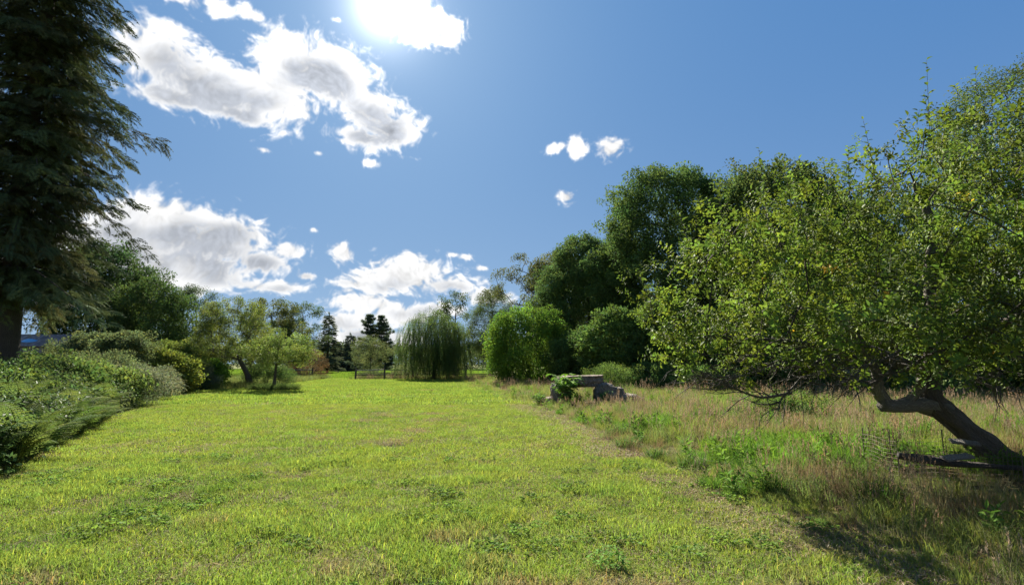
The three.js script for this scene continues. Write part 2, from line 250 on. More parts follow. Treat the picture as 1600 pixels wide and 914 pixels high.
function skeleton(r, trunk, puffs, bend = 0.12) {         // nodes {p, parent}: grown from the trunk to each puff, near ones first
  const nodes = trunk.map((t, i) => ({ p: [t[0], t[1], t[2]], parent: i - 1, kids: 0, load: 0, trunk: true }));
  const low = Math.floor(trunk.length * 0.35);
  const order = puffs.map((f) => ({ f, d: Math.min(...trunk.map((t) => len(sub(f.c, t)))) })).sort((a, b) => a.d - b.d);
  for (const { f } of order) {
    let best = low, cost = 1e9;
    for (let k = low; k < nodes.length; k++) { const v = sub(f.c, nodes[k].p), l = len(v), q = l * (1 + 0.9 * Math.max(0, -v[1] / (l + 0.01) + 0.1)) + (nodes[k].trunk ? 0 : 0.12 * l); if (q < cost) { cost = q; best = k; } }
    const a = nodes[best].p, v = sub(f.c, a), l = len(v), n = Math.max(2, Math.min(7, Math.round(l / 0.5)));
    let prev = best;
    for (let k = 1; k <= n; k++) {
      const t = k / n, arch = Math.sin(t * 3.14) * l * bend, j = k < n ? l * 0.05 : 0;
      nodes.push({ p: [a[0] + v[0] * t + (r() - 0.5) * j, a[1] + v[1] * t + arch * 0.6 + (r() - 0.5) * j, a[2] + v[2] * t + (r() - 0.5) * j], parent: prev, kids: 0, load: 0 }); prev = nodes.length - 1;
    }
    nodes[prev].tip = f;
  }
  for (let k = nodes.length - 1; k >= 0; k--) { const n = nodes[k]; if (!n.kids && !n.trunk) n.load = 1; if (n.parent >= 0) { nodes[n.parent].load += n.load; nodes[n.parent].kids++; } }
  return nodes;
}
function limbs(mb, nodes, tipR, maxR, sides, seed, from) { // one tube for each unbranched run
  const big = nodes.map(() => -1);
  nodes.forEach((n, i) => { if (n.parent >= 0 && !n.trunk && (big[n.parent] < 0 || n.load > nodes[big[n.parent]].load)) big[n.parent] = i; });
  const rad = (n) => Math.min(maxR, tipR * Math.pow(n.load + 0.3, 0.44));
  nodes.forEach((n, i) => {
    if (n.trunk || (big[n.parent] === i && !nodes[n.parent].trunk)) return;
    const pts = [nodes[n.parent].p], rr = [Math.min(rad(n) * 1.25, maxR)];
    for (let k = i; k >= 0; k = big[k]) { pts.push(nodes[k].p); rr.push(big[k] < 0 ? tipR * 0.5 : rad(nodes[k])); }
    mb.tube(pts, rr, rr[0] > 0.07 ? sides : rr[0] > 0.03 ? 5 : 4, null, rr[0] > 0.05 ? 0.12 : 0, seed + i);
  });
}
// puffs of a crown: c centre, r radius; shape(t) gives the crown's relative width at relative height t (-1..1)
function crownPuffs(r, c, rad, n, pr, shape, hollow = 0.5, keep, rag = 1) {
  const out = [], sx = r() * 90;
  for (let tries = 0; out.length < n && tries < n * 40; tries++) {
    const t = r() * 2 - 1, th = r() * 6.2832, w = shape(t) * (1 + rag * 0.34 * noise3(Math.cos(th) * 1.5 + sx, t * 2.4, Math.sin(th) * 1.5) + rag * 0.2 * noise3(Math.cos(th) * 4 + sx, t * 6, Math.sin(th) * 4)), q = Math.pow(hollow + (1 - hollow) * r(), 0.6) * w;
    if (r() > w * 0.9 + 0.12) continue;
    const p = [c[0] + Math.cos(th) * q * rad[0], c[1] + t * rad[1], c[2] + Math.sin(th) * q * rad[2]], s = pr * (0.65 + r() * 0.7) * (0.6 + 0.4 * w);
    if (keep && !keep(p)) continue;
    if (out.some((o) => len(sub(o.c, p)) < (o.r + s) * 0.52)) continue;
    out.push({ c: p, r: s });
  }
  return out;
}
const round = (t) => Math.sqrt(Math.max(0, 1 - t * t)), oval = (t) => Math.pow(Math.max(0, 1 - t * t), 0.42), dome = (t) => t < -0.55 ? 0.75 + (t + 0.55) * 0.6 : Math.sqrt(Math.max(0, 1 - ((t + 0.55) / 1.55) ** 2)) , cone = (t) => 0.06 + 0.94 * (1 - t) / 2;
function dress(copies, r, puffs, density, size, color, flat = 0.75, weep = false) { // leaf clumps over each puff, denser on its skin
  for (const f of puffs) {
    const n = Math.max(3, Math.round(density * 7 * f.r * f.r / (size * size))), tone = 0.7 + r() * 0.6, warm = (r() - 0.5) * 0.16;
    for (let k = 0; k < n; k++) {
      const d = ball(r), q = f.r * (r() < 0.2 ? 0.95 + 0.7 * r() * r() : Math.pow(0.15 + 0.85 * r(), 0.6)), p = [f.c[0] + d[0] * q, f.c[1] + (d[1] + 0.12) * q * flat, f.c[2] + d[2] * q], v = vary(r, color, 0.16, 0.12);
      copies.along(p, [(r() - 0.5) * (weep ? 0.5 : 1.2), weep ? -1 : 1, (r() - 0.5) * (weep ? 0.5 : 1.2)], r, size * (0.62 + r() * 0.56), [v[0] * tone * (1 + warm) * 1.3, v[1] * tone * 1.3, v[2] * tone * (1 - warm) * 1.2]);
    }
  }
}
function tree(o) {                                        // o: label, category, pos, h, c (crown centre), rad, n, pr, shape, geo, color, size, density
  const r = rng(o.seed), t = thing(o.name ?? 'broadleaf_tree', o.label, o.category ?? 'tree', [o.pos[0], land(o.pos[0], o.pos[1]) - 0.05, o.pos[1]], 0, o.group);
  const puffs = crownPuffs(r, o.c, o.rad, Math.round(o.n * (o.open ? 1 : 1.7)), o.pr * (o.open ? 0.9 : 0.86), o.shape ?? round, o.hollow ?? 0.5, o.keep, o.even ? 0.55 : 1);
  const top = o.trunkTop ?? o.c[1] + o.rad[1] * 0.45, lean = o.lean ?? [0, 0], R0 = o.r ?? top * 0.028, pts = [], rr = [];
  for (let k = 0; k <= 10; k++) { const q = k / 10, w = 0.03 * top * Math.sin(q * 7 + o.seed); pts.push([lean[0] * q + w * q * 0.6 + o.c[0] * q, top * q, lean[1] * q + o.c[2] * q]); rr.push(R0 * (1 - 0.72 * q) * (1 + 0.9 * Math.exp(-q * 14))); }
  const nodes = skeleton(r, pts, puffs, o.bend ?? 0.12), mb = new MB();
  mb.tube(pts, rr, 9, null, 0.14, o.seed); limbs(mb, nodes, o.tip ?? 0.018, R0 * 0.55, 6, o.seed);
  mesh('trunk', mb.geo(), o.bark ?? M.darkBark, t);
  const cp = new Copies(); dress(cp, r, puffs, o.density ?? 3.2, o.size ?? 1, o.color, o.flat, o.weep);
  if (o.extra) o.extra(cp, r, puffs);
  if (o.weep) { const c2 = new Copies(); dress(c2, r, puffs, 1.1, 0.9, o.color); c2.build('crown', G.feather, M.leaf, t); }
  cp.build('crown', o.geo ?? G.broad, o.mat ?? M.leaf, t);
  return t;
}
function conifer(o) {                                     // whorls of drooping boughs
  const r = rng(o.seed), t = thing(o.name ?? 'spruce_tree', o.label, 'tree', [o.pos[0], land(...o.pos) - 0.05, o.pos[1]], 0), mb = new MB(), cp = new Copies();
  const stems = o.stems ?? [[0, 0, o.h]];
  for (const [sx, sz, h] of stems) {
    mb.tube([[sx * 0.2, 0, sz * 0.2], [sx * 0.7, h * 0.3, sz * 0.7], [sx, h * 0.7, sz], [sx, h, sz]], [h * 0.022, h * 0.016, h * 0.008, 0.02], 7, null, 0.1, o.seed);
    for (let y = h * (o.low ?? 0.08); y < h; y += h * (o.gap ?? 0.03)) {
      const q = y / h, L0 = o.w * Math.pow(1 - q, o.pow ?? 0.8) * (0.75 + 0.5 * r()) + 0.15, n = 5 + Math.floor(r() * 3);
      for (let k = 0; k < n; k++) {
        if (r() < (o.miss ?? 0.12)) continue;
        const th = k / n * 6.2832 + r() * 1.2 + y * 5, L = L0 * (0.7 + 0.45 * r()), rise = (o.rise ?? 0.1) * (0.4 + q) , P = (s) => [sx + Math.cos(th) * L * s, y + L * (rise * s - (o.droop ?? 0.35) * s * s + (o.tipUp ?? 0.14) * s ** 4), sz + Math.sin(th) * L * s];
        mb.tube([P(0), P(0.5), P(1)], [0.012 + 0.012 * L, 0.01 + 0.004 * L, 0.006], 4);
        const m = Math.max(3, Math.round(L * (o.dens ?? 6)));
        for (let j = 0; j < m; j++) { const s = 0.15 + 0.85 * (j + r()) / m, p = P(s), side = (r() - 0.5) * 2.2, a = th + side; cp.along(add(p, [Math.cos(th + 1.57), 0, Math.sin(th + 1.57)], side * 0.12 * L), [Math.cos(a), (o.sprayUp ?? -0.15) + r() * 0.25, Math.sin(a)], r, (o.size ?? 1) * (0.7 + r() * 0.5), vary(r, o.color, 0.22, 0.08), o.tufts ? undefined : (r() - 0.5) * 0.9); }
      }
    }
    for (let j = 0; j < 6; j++) cp.along([sx, h - j * 0.1, sz], [(r() - 0.5) * 0.8, 1, (r() - 0.5) * 0.8], r, (o.size ?? 1) * 0.6, o.color);
  }
  mesh('trunk', mb.geo(), M.darkBark, t); cp.build('crown', o.geo ?? G.spruce, M.leaf, t);
  return t;
}

// ------------------------------------------------------------------ the great hemlock at the left
{
  const r = rng(77), t = thing('hemlock_tree', 'huge dark evergreen with drooping feathery boughs filling the left edge', 'tree', [-18.6, land(-18.6, -20), -20]);
  const trunk = new MB(), h = 25; trunk.tube([[0, -0.2, 0], [0.1, 2, 0], [0, 8, 0.1], [0.1, 16, 0], [0, h, 0]], [0.5, 0.36, 0.3, 0.18, 0.03], 12, null, 0.1, 5);
  const a = new Copies(), b = new Copies(), width = (y) => pl(y, [1.6, 2.6, 4, 6, 8.5, 12, 15.5, 20, 25], [3.3, 3.4, 3.0, 3.2, 3.75, 2.95, 2.45, 1.8, 0.3]);
  let turn = 0;
  for (let y = 3.7; y < 24.6; y += 0.105) {
    turn += 2.4 + (r() - 0.5) * 0.7;
    for (const th of y < 17 ? [turn, turn + 2.2 + r()] : [turn]) {
      const rise = -0.05 + r() * 0.42, L = width(y) * (1 + 0.55 * noise3(Math.cos(th) * 1.3 + 3, y * 0.42, Math.sin(th) * 1.3)) * (r() < 0.06 ? 1.28 : 0.5 + 0.62 * r() ** 0.6), bendy = (r() - 0.5) * 0.9, weep = 0.24 + r() * 0.3, P = (s) => [Math.cos(th + bendy * s * s * 0.5) * L * s, y + L * (rise * s - weep * s * s) + 0.12 * Math.sin(s * 7 + turn), Math.sin(th + bendy * s * s * 0.5) * L * s], w = [-Math.sin(th), 0, Math.cos(th)];
      trunk.tube([P(0), P(0.35), P(0.7), P(1)], [0.025 + 0.008 * L, 0.016 + 0.005 * L, 0.012, 0.004], 4);
      if (r() < 0.05) continue;
      const tone = 0.6 + r() * 0.8, olive = r() < 0.3 ? 1.25 : 1;
      for (let s = 0.18; s < 1.02; s += 0.34 / L) {
        const p = P(s), reach = L * 0.4 * (1.12 - s * 0.9);
        for (const sd of [-1, 1]) for (let q = 0.12; q < 1; q += 0.3 / Math.max(reach, 0.3)) {
          const k = add(add(p, w, sd * reach * q * (0.8 + r() * 0.4)), [0, 1, 0], -0.16 * reach * q * q - r() * 0.12), dir = norm([Math.cos(th) * 0.8 + w[0] * sd * 0.6 + (r() - 0.5) * 0.5, 0.15 - r() * 0.95, Math.sin(th) * 0.8 + w[2] * sd * 0.6 + (r() - 0.5) * 0.5]);
          (r() < 0.6 ? a : b).along(k, dir, r, 0.6 + r() * 0.7, vary(r, [0.068 * tone * olive, 0.09 * tone, 0.036 * tone], 0.25, 0.1), (r() - 0.5) * 2.2);
        }
        a.along(p, norm([Math.cos(th), -0.25 - r() * 0.3, Math.sin(th)]), r, 0.9 + r() * 0.4, vary(r, [0.082 * tone, 0.108 * tone, 0.04 * tone], 0.2, 0.1), (r() - 0.5) * 0.8);
      }
    }
  }
  mesh('trunk', trunk.geo(), M.darkBark, t);
  a.build('crown', G.hemlock, M.needle, t); b.build('crown', G.hemlock2, M.needle, t);
}

// ------------------------------------------------------------------ trees round the field, left to right
const ash = [0.05, 0.082, 0.02], lime = [0.1, 0.14, 0.024], olive = [0.085, 0.1, 0.028], deep = [0.04, 0.07, 0.02];
tree({ seed: 101, label: 'dark green maple rising just behind the hemlock on the left', pos: [-35, -46], c: [0, 6.6, 0], rad: [3.8, 4.7, 4], n: 84, pr: 1.2, color: deep, size: 1.15, shape: oval });
tree({ seed: 102, label: 'dark rounded maple between the hemlock and the leaning apple tree', pos: [-28.2, -42], c: [0.2, 4.7, 0], rad: [2.5, 3.2, 2.6], n: 64, pr: 0.9, color: ash, shape: oval });
tree({ seed: 103, label: 'dark bluish round-topped tree behind the leaning apple tree', pos: [-35.6, -61], c: [0, 5.4, 0], rad: [3, 4.6, 3], n: 40, pr: 0.9, color: [0.05, 0.074, 0.034], geo: G.fine, size: 1.25, density: 6, shape: oval });
tree({ seed: 104, label: 'tall airy yellow-green tree behind the leaning apple tree', pos: [-31.4, -71], c: [0, 6, 0], rad: [3.1, 4.2, 3], n: 40, pr: 0.85, color: olive, size: 1.1, density: 3.6, bark: M.greyBark, shape: oval });
tree({ seed: 105, label: 'open thin-leaved tree with bare limbs showing, left of the narrow spruce', pos: [-29.6, -76], c: [0.4, 6.6, 0], rad: [3, 3.4, 2.6], n: 26, pr: 0.8, color: [0.07, 0.1, 0.03], size: 1.1, density: 3, bark: M.greyBark, open: 1, shape: dome });
tree({ seed: 135, label: 'small olive tree behind the reddish bush', pos: [-27.4, -70], c: [0, 3.6, 0], rad: [2.2, 3, 2], n: 22, pr: 0.8, color: olive, size: 1.1, density: 2.4, shape: oval });
conifer({ seed: 106, label: 'narrow grey-green spruce at the far end of the field', pos: [-31, -92], h: 10, w: 2.5, color: [0.1, 0.13, 0.06], size: 1.1, dens: 5 });
conifer({ seed: 107, label: 'short dark spruce on the skyline beyond the field gap', pos: [-33.2, -112], h: 7.6, w: 2.3, color: [0.08, 0.11, 0.065], size: 1.2, dens: 5 });
conifer({ seed: 108, label: 'low ragged spruce between two taller ones on the skyline', pos: [-36, -112], h: 5.8, w: 2.2, color: [0.09, 0.115, 0.07], size: 1.2, dens: 5 });
conifer({ seed: 109, name: 'pine_tree', label: 'dark pine with two tops standing left of the weeping tree', pos: [-22.6, -91], stems: [[-1.2, 0, 9.7], [0.9, 0.3, 9.5]], w: 2.9, pow: 0.55, gap: 0.06, miss: 0.25, droop: 0.12, rise: 0.25, tufts: true, geo: G.pine, size: 1.1, dens: 7, sprayUp: 0.5, color: [0.085, 0.12, 0.062] });
tree({ seed: 110, label: 'small pale green tree in front of the two-topped pine', pos: [-19.4, -75], c: [0, 3.1, 0], rad: [2.5, 2.4, 2.2], n: 30, pr: 0.7, color: [0.1, 0.12, 0.04], geo: G.fine, size: 1.1, shape: round });
tree({ seed: 112, label: 'taller thin-crowned tree showing above the weeping tree', pos: [-6.9, -67], c: [0, 6, 0], rad: [2.1, 4.2, 2], n: 28, pr: 0.8, color: [0.065, 0.09, 0.03], size: 1.1, density: 2.2, shape: oval });
tree({ seed: 111, name: 'weeping_tree', label: 'wide weeping tree with hanging curtains of leaves beside the rail fence', pos: [-8.2, -57.5], c: [0, 4.4, 0], rad: [3.3, 2.9, 3], n: 40, pr: 0.75, color: [0.075, 0.115, 0.024], geo: G.hang, size: 0.75, shape: round, density: 0.85, weep: true,
  extra: (cp, r, puffs) => { for (const f of puffs) { const tone = 0.65 + r() * 0.7; for (let k = 0; k < 9; k++) { const d = ball(r), p = add(f.c, [d[0] * f.r * 1.5, 0, d[2] * f.r * 1.5]), end = r() < 0.3 ? 0.1 : 0.3 + 2.2 * r(); for (let y = p[1], j = 0; y > end + 0.8; y -= 1.15, j++) cp.along([p[0] + d[0] * 0.1 * j, y, p[2] + d[2] * 0.1 * j], [d[0] * 0.22 + (r() - 0.5) * 0.2, -1, d[2] * 0.22], r, 0.62 + r() * 0.2, vary(r, [0.085 * tone, 0.128 * tone, 0.024 * tone], 0.25, 0.14)); } } } });
tree({ seed: 113, label: 'upright dark olive tree between the weeping tree and the bright bush', pos: [-2.7, -70], c: [0.1, 6, 0], rad: [3, 5, 2.8], n: 60, pr: 0.85, color: [0.068, 0.095, 0.025], geo: G.fine, size: 1.1, density: 5, shape: oval });
tree({ seed: 114, label: 'open spreading tree with bare arching limbs against the sky', pos: [2.2, -66], c: [-0.4, 11.4, 0], rad: [4.6, 3.5, 4], n: 34, open: 1, pr: 0.8, color: [0.075, 0.082, 0.026], size: 1.15, density: 2.6, shape: dome, trunkTop: 8.5, r: 0.3, bend: 0.16, hollow: 0.8, tip: 0.026 });
tree({ seed: 136, label: 'brownish-green tree behind the tall oaks and right of the open tree', pos: [5.6, -64], c: [0, 9, 0], rad: [3.8, 5.6, 3], n: 66, pr: 1.1, color: [0.09, 0.1, 0.03], size: 1.2, density: 2.6, shape: oval });
tree({ seed: 115, name: 'round_tree', label: 'low wide bright green round tree behind the stone bench', pos: [1.4, -43.5], c: [0, 2.75, 0], rad: [3.3, 3.1, 3], n: 110, pr: 0.72, even: 1, color: [0.095, 0.165, 0.02], size: 0.95, shape: oval, hollow: 0.6, density: 3.6 });
tree({ seed: 116, name: 'oak_tree', label: 'dark oak left of the tallest oak on the right', pos: [7.4, -51], c: [-0.4, 6.9, 0], rad: [4.3, 6.5, 3.6], n: 160, pr: 1.1, color: [0.066, 0.108, 0.03], size: 1.1, shape: oval });
tree({ seed: 117, name: 'oak_tree', label: 'tallest oak with a big billowing dark green crown at right', pos: [13.6, -46], c: [0, 9.4, 0], rad: [6, 8.9, 5], n: 230, pr: 1.25, color: [0.066, 0.11, 0.028], size: 1.2, shape: oval, hollow: 0.55 });
tree({ seed: 118, name: 'oak_tree', label: 'paler green tree with a smooth dome rising behind the near apple tree', pos: [19.6, -39], c: [0, 8.4, 0], rad: [5.8, 7.6, 4.6], n: 210, pr: 1.2, even: 1, color: [0.085, 0.118, 0.03], geo: G.broad, size: 1.3, shape: oval, hollow: 0.55 });
tree({ seed: 119, name: 'oak_tree', label: 'tall tree at the right edge showing above the near apple tree', pos: [30, -31], c: [0, 9.6, 0], rad: [4.6, 9.4, 4.6], n: 180, pr: 1.15, color: [0.07, 0.1, 0.026], geo: G.fine, size: 1.25, shape: oval, hollow: 0.55 });
tree({ seed: 120, label: 'dark tree half hidden behind the top of the near apple tree', pos: [30, -43], c: [0, 7.6, 0], rad: [5.4, 7.2, 4.6], n: 90, pr: 1.2, color: ash, size: 1.3, shape: oval });

// ------------------------------------------------------------------ the wood on the skyline and the bushes round the field
{
  const cp = new Copies(), r = rng(200);
  for (let k = 0; k < 6500; k++) {
    const az = R(-75 + 150 * r()), d = 165 + r() * 30, x = Math.sin(az) * d, z = -Math.cos(az) * d, top = 7.2 + 3.2 * noise3(az * 14, 1, 2) + 1.6 * noise3(az * 60, 5, 2), y = top * Math.pow(r(), 0.7), v = vary(r, [0.075, 0.1, 0.042], 0.25, 0.1);
    cp.along([x, y, z], ball(r), r, 2.6 + r() * 1.6, v);
  }
  tag(cp.build('distant_wood', G.broad, M.leaf), 'low line of distant woodland along the horizon beyond the field', 'wood', null, 'stuff');
}
function bush(o) {                                        // stems from the ground, puffs of leaves down to the grass
  const r = rng(o.seed), y0 = land(...o.pos), t = thing(o.name ?? 'bush', o.label, o.category ?? 'bush', [o.pos[0], y0 - 0.03, o.pos[1]], 0, o.group), w = o.w, h = o.h;
  const puffs = crownPuffs(r, [0, h * 0.46, 0], [w, h * 0.5, w * 0.85], o.n, o.pr, (q) => q < -0.3 ? 0.85 + 0.15 * (q + 1) / 0.7 : Math.sqrt(Math.max(0, 1 - ((q + 0.3) / 1.3) ** 2)), 0.6);
  puffs.forEach((f) => { f.r *= 0.9; });
  const nodes = skeleton(r, [[0, 0, 0], [0, h * 0.12, 0], [0.05, h * 0.3, 0]], puffs, 0.2), mb = new MB(); mb.tube([[0, -0.05, 0], [0, h * 0.12, 0], [0.05, h * 0.3, 0]], [0.05, 0.045, 0.03], 6); limbs(mb, nodes, o.tip ?? 0.008, 0.04, 5, o.seed);
  mesh('stem', mb.geo(), M.bark, t);
  const cp = new Copies(); dress(cp, r, puffs, o.density ?? 3, o.size ?? 0.8, o.color, 0.85); if (o.extra) o.extra(cp, r, puffs, h);
  cp.build('foliage', o.geo ?? G.broad, o.mat ?? M.leaf, t);
  return t;
}
const spires = (c) => (cp, r, puffs, h) => { for (const f of puffs) if (f.c[1] > h * 0.35) for (let k = 0; k < 8; k++) { const d = ball(r); cp.along(add(f.c, [d[0], Math.abs(d[1]), d[2]], f.r * (0.9 + 0.9 * r() * r())), [d[0] * 0.4, 1, d[2] * 0.4], r, 0.5 + r() * 0.3, vary(r, c, 0.2, 0.1)); } };
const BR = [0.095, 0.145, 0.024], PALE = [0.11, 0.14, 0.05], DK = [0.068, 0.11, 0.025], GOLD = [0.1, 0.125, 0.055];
const bushes = [   // px-left bank, then the far hedge at right: x, z, half width, height, colour, shape, size, label
  [-13.8, -14.6, 1.2, 1.2, BR, G.broad, 0.42, 'bright leafy bramble at the left frame edge behind the ferns'],
  [-14.6, -17.4, 1.4, 1.45, [0.075, 0.12, 0.024], G.broad, 0.45, 'dull green bramble mound below the hemlock boughs'],
  [-15.2, -20, 1.4, 1.4, [0.12, 0.165, 0.035], G.broad, 0.45, 'fresh green bramble in the middle of the left bank'],
  [-19.6, -22.4, 1.9, 1.6, BR, G.broad, 0.5, 'tall bramble under the lowest hemlock boughs at far left'],
  [-20.8, -25.5, 2, 1.7, BR, G.broad, 0.55, 'spreading green thicket below the shed roof'],
  [-17.6, -23.6, 1.7, 1.9, PALE, G.fine, 0.6, 'pale fine-leaved bush between the brambles and the goldenrod'],
  [-20.9, -29.5, 1.8, 3.1, PALE, G.broad, 0.6, 'tall pale shrub with upright tips on the left bank'],
  [-23.6, -31, 2, 3.1, [0.085, 0.11, 0.04], G.broad, 0.65, 'grey-green shrub just left of the tall pale shrub'],
  [-19.6, -30.5, 1.7, 2.2, [0.12, 0.14, 0.02], G.coarse, 0.6, 'yellow-green vine-covered bush on the left bank'],
  [-21.2, -34, 1.9, 2.7, [0.1, 0.13, 0.022], G.broad, 0.7, 'yellowish bush nearest the leaning apple tree on its left'],
  [-23, -38.5, 2.0, 2.4, BR, G.broad, 0.75, 'green bush behind the yellowish bush by the leaning apple tree'],
  [-19.9, -36.2, 1.1, 1.6, [0.1, 0.17, 0.015], G.coarse, 0.5, 'vivid light green bush at the foot of the leaning apple tree'],
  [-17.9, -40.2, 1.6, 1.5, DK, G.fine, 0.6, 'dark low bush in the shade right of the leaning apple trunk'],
  [-22.9, -62, 1.75, 3.2, [0.11, 0.068, 0.03], G.fine, 0.85, 'rounded reddish-brown bush at the left end of the far fence'],
  [-15.2, -60, 1.4, 0.9, [0.07, 0.09, 0.03], G.fine, 0.6, 'low weedy bush growing through the rail fence by its first post'],
  [-11.7, -60.5, 1.9, 1.0, [0.1, 0.1, 0.04], G.fine, 0.6, 'low straw-green weeds along the middle of the rail fence'],
  [-13.4, -74, 2.2, 1.9, [0.11, 0.13, 0.045], G.fine, 0.9, 'pale hedgerow bush seen over the rail fence'],
  [-9.6, -76, 2.4, 2.8, [0.12, 0.14, 0.035], G.broad, 0.9, 'yellow-green hedgerow bush seen left of the weeping tree'],
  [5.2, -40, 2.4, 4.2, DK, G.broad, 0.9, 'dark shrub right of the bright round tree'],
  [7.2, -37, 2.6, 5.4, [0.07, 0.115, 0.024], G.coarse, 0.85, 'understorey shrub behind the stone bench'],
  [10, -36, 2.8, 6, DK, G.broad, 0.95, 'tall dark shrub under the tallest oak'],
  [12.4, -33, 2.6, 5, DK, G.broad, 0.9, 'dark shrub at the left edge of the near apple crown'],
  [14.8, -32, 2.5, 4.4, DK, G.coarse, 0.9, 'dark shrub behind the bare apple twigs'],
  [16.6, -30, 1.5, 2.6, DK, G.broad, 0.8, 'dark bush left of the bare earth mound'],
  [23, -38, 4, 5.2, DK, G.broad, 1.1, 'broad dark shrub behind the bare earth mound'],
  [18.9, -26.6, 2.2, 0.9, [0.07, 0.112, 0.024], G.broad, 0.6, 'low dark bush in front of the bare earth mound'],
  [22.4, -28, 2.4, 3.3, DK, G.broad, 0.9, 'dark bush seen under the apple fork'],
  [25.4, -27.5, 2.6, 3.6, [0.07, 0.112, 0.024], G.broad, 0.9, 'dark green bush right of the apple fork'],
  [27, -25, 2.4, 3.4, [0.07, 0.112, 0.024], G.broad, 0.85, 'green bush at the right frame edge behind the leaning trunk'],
  [5.6, -31, 1.5, 1.5, [0.09, 0.135, 0.025], G.fine, 0.55, 'light green weedy bush just behind the stone bench'],
  [8, -31.5, 1.7, 1.5, [0.07, 0.112, 0.024], G.broad, 0.6, 'low leafy bush behind the flat stone'],
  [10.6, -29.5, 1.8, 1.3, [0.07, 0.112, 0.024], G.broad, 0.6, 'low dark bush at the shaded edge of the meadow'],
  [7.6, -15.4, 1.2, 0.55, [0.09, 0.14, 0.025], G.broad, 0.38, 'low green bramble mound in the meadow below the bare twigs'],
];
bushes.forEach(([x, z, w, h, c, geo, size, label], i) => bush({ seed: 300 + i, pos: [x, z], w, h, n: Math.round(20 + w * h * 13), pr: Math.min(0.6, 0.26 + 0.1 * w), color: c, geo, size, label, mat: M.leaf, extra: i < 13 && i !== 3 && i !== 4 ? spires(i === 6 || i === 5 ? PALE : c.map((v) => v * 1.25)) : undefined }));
const golden = [[-16.6, -24.6], [-18, -27.4], [-19.3, -30], [-20.4, -33], [-19.9, -34.6], [-15.2, -21.4]];
golden.forEach(([x, z], i) => bush({ seed: 360 + i, name: 'goldenrod_clump', category: 'weeds', pos: [x, z], w: 1.2, h: 1.35, n: 34, pr: 0.36, color: GOLD, geo: G.feather, size: 0.5, density: 3.4, mat: M.glossy, extra: spires([0.14, 0.15, 0.07]),
  label: 'greyish feathery goldenrod clump along the left edge of the lawn', group: 'goldenrod clumps along the left lawn edge' }));

// ------------------------------------------------------------------ ferns and glossy weeds on the near left bank
function frondGeo(seed, L, w, pairs) {                    // arching frond along +y bending to +z
  const r = rng(seed), b = new MB(), at = (t) => [0, L * (t - 0.28 * t * t * t), L * 0.5 * t * t], tip = (t) => norm(sub(at(t + 0.02), at(t - 0.02)));
  b.tube([0, 0.25, 0.5, 0.75, 1].map(at), [0.006, 0.005, 0.004, 0.003, 0.001], 3, [0.8, 0.75, 0.5]);
  for (let k = 0; k < pairs; k++) for (const s of [-1, 1]) {
    const t = 0.2 + 0.8 * k / pairs, o = at(t), d0 = tip(t), l = w * Math.sin(Math.min(1, (1.06 - t) * 1.55) * 1.5) * (0.85 + r() * 0.3), nn = norm(cross([1, 0, 0], d0)).map((q) => -q), d = norm(add(add([s, 0, 0], d0, 0.42), nn, -0.12)), c = vary(r, [1, 1, 1], 0.18, 0.1);
    const side = norm(cross(d, nn));
    for (let j = 0; j < 5; j++) { const q = j / 5, p = add(o, d, l * q), pw = l * 0.2 * (1 - q * 0.8); for (const e of [-1, 1]) b.kite(p, norm(add(add([0, 0, 0], d, 0.7), side, e)), nn, pw, pw * 0.6, c); }
    b.kite(o, d, nn, l, l * 0.09, c);
  }
  return b.geo();
}
const fronds = [frondGeo(21, 0.95, 0.24, 17), frondGeo(22, 0.8, 0.2, 15), frondGeo(23, 0.7, 0.2, 14)];
const fernMats = [[0.12, 0.17, 0.035], [0.09, 0.15, 0.025], [0.15, 0.19, 0.04]].map((c, i) => { const m = M.fern.clone(); m.name = 'fern_' + ['green', 'deep', 'yellow'][i]; m.color = new THREE.Color().setRGB(...c); return m; });
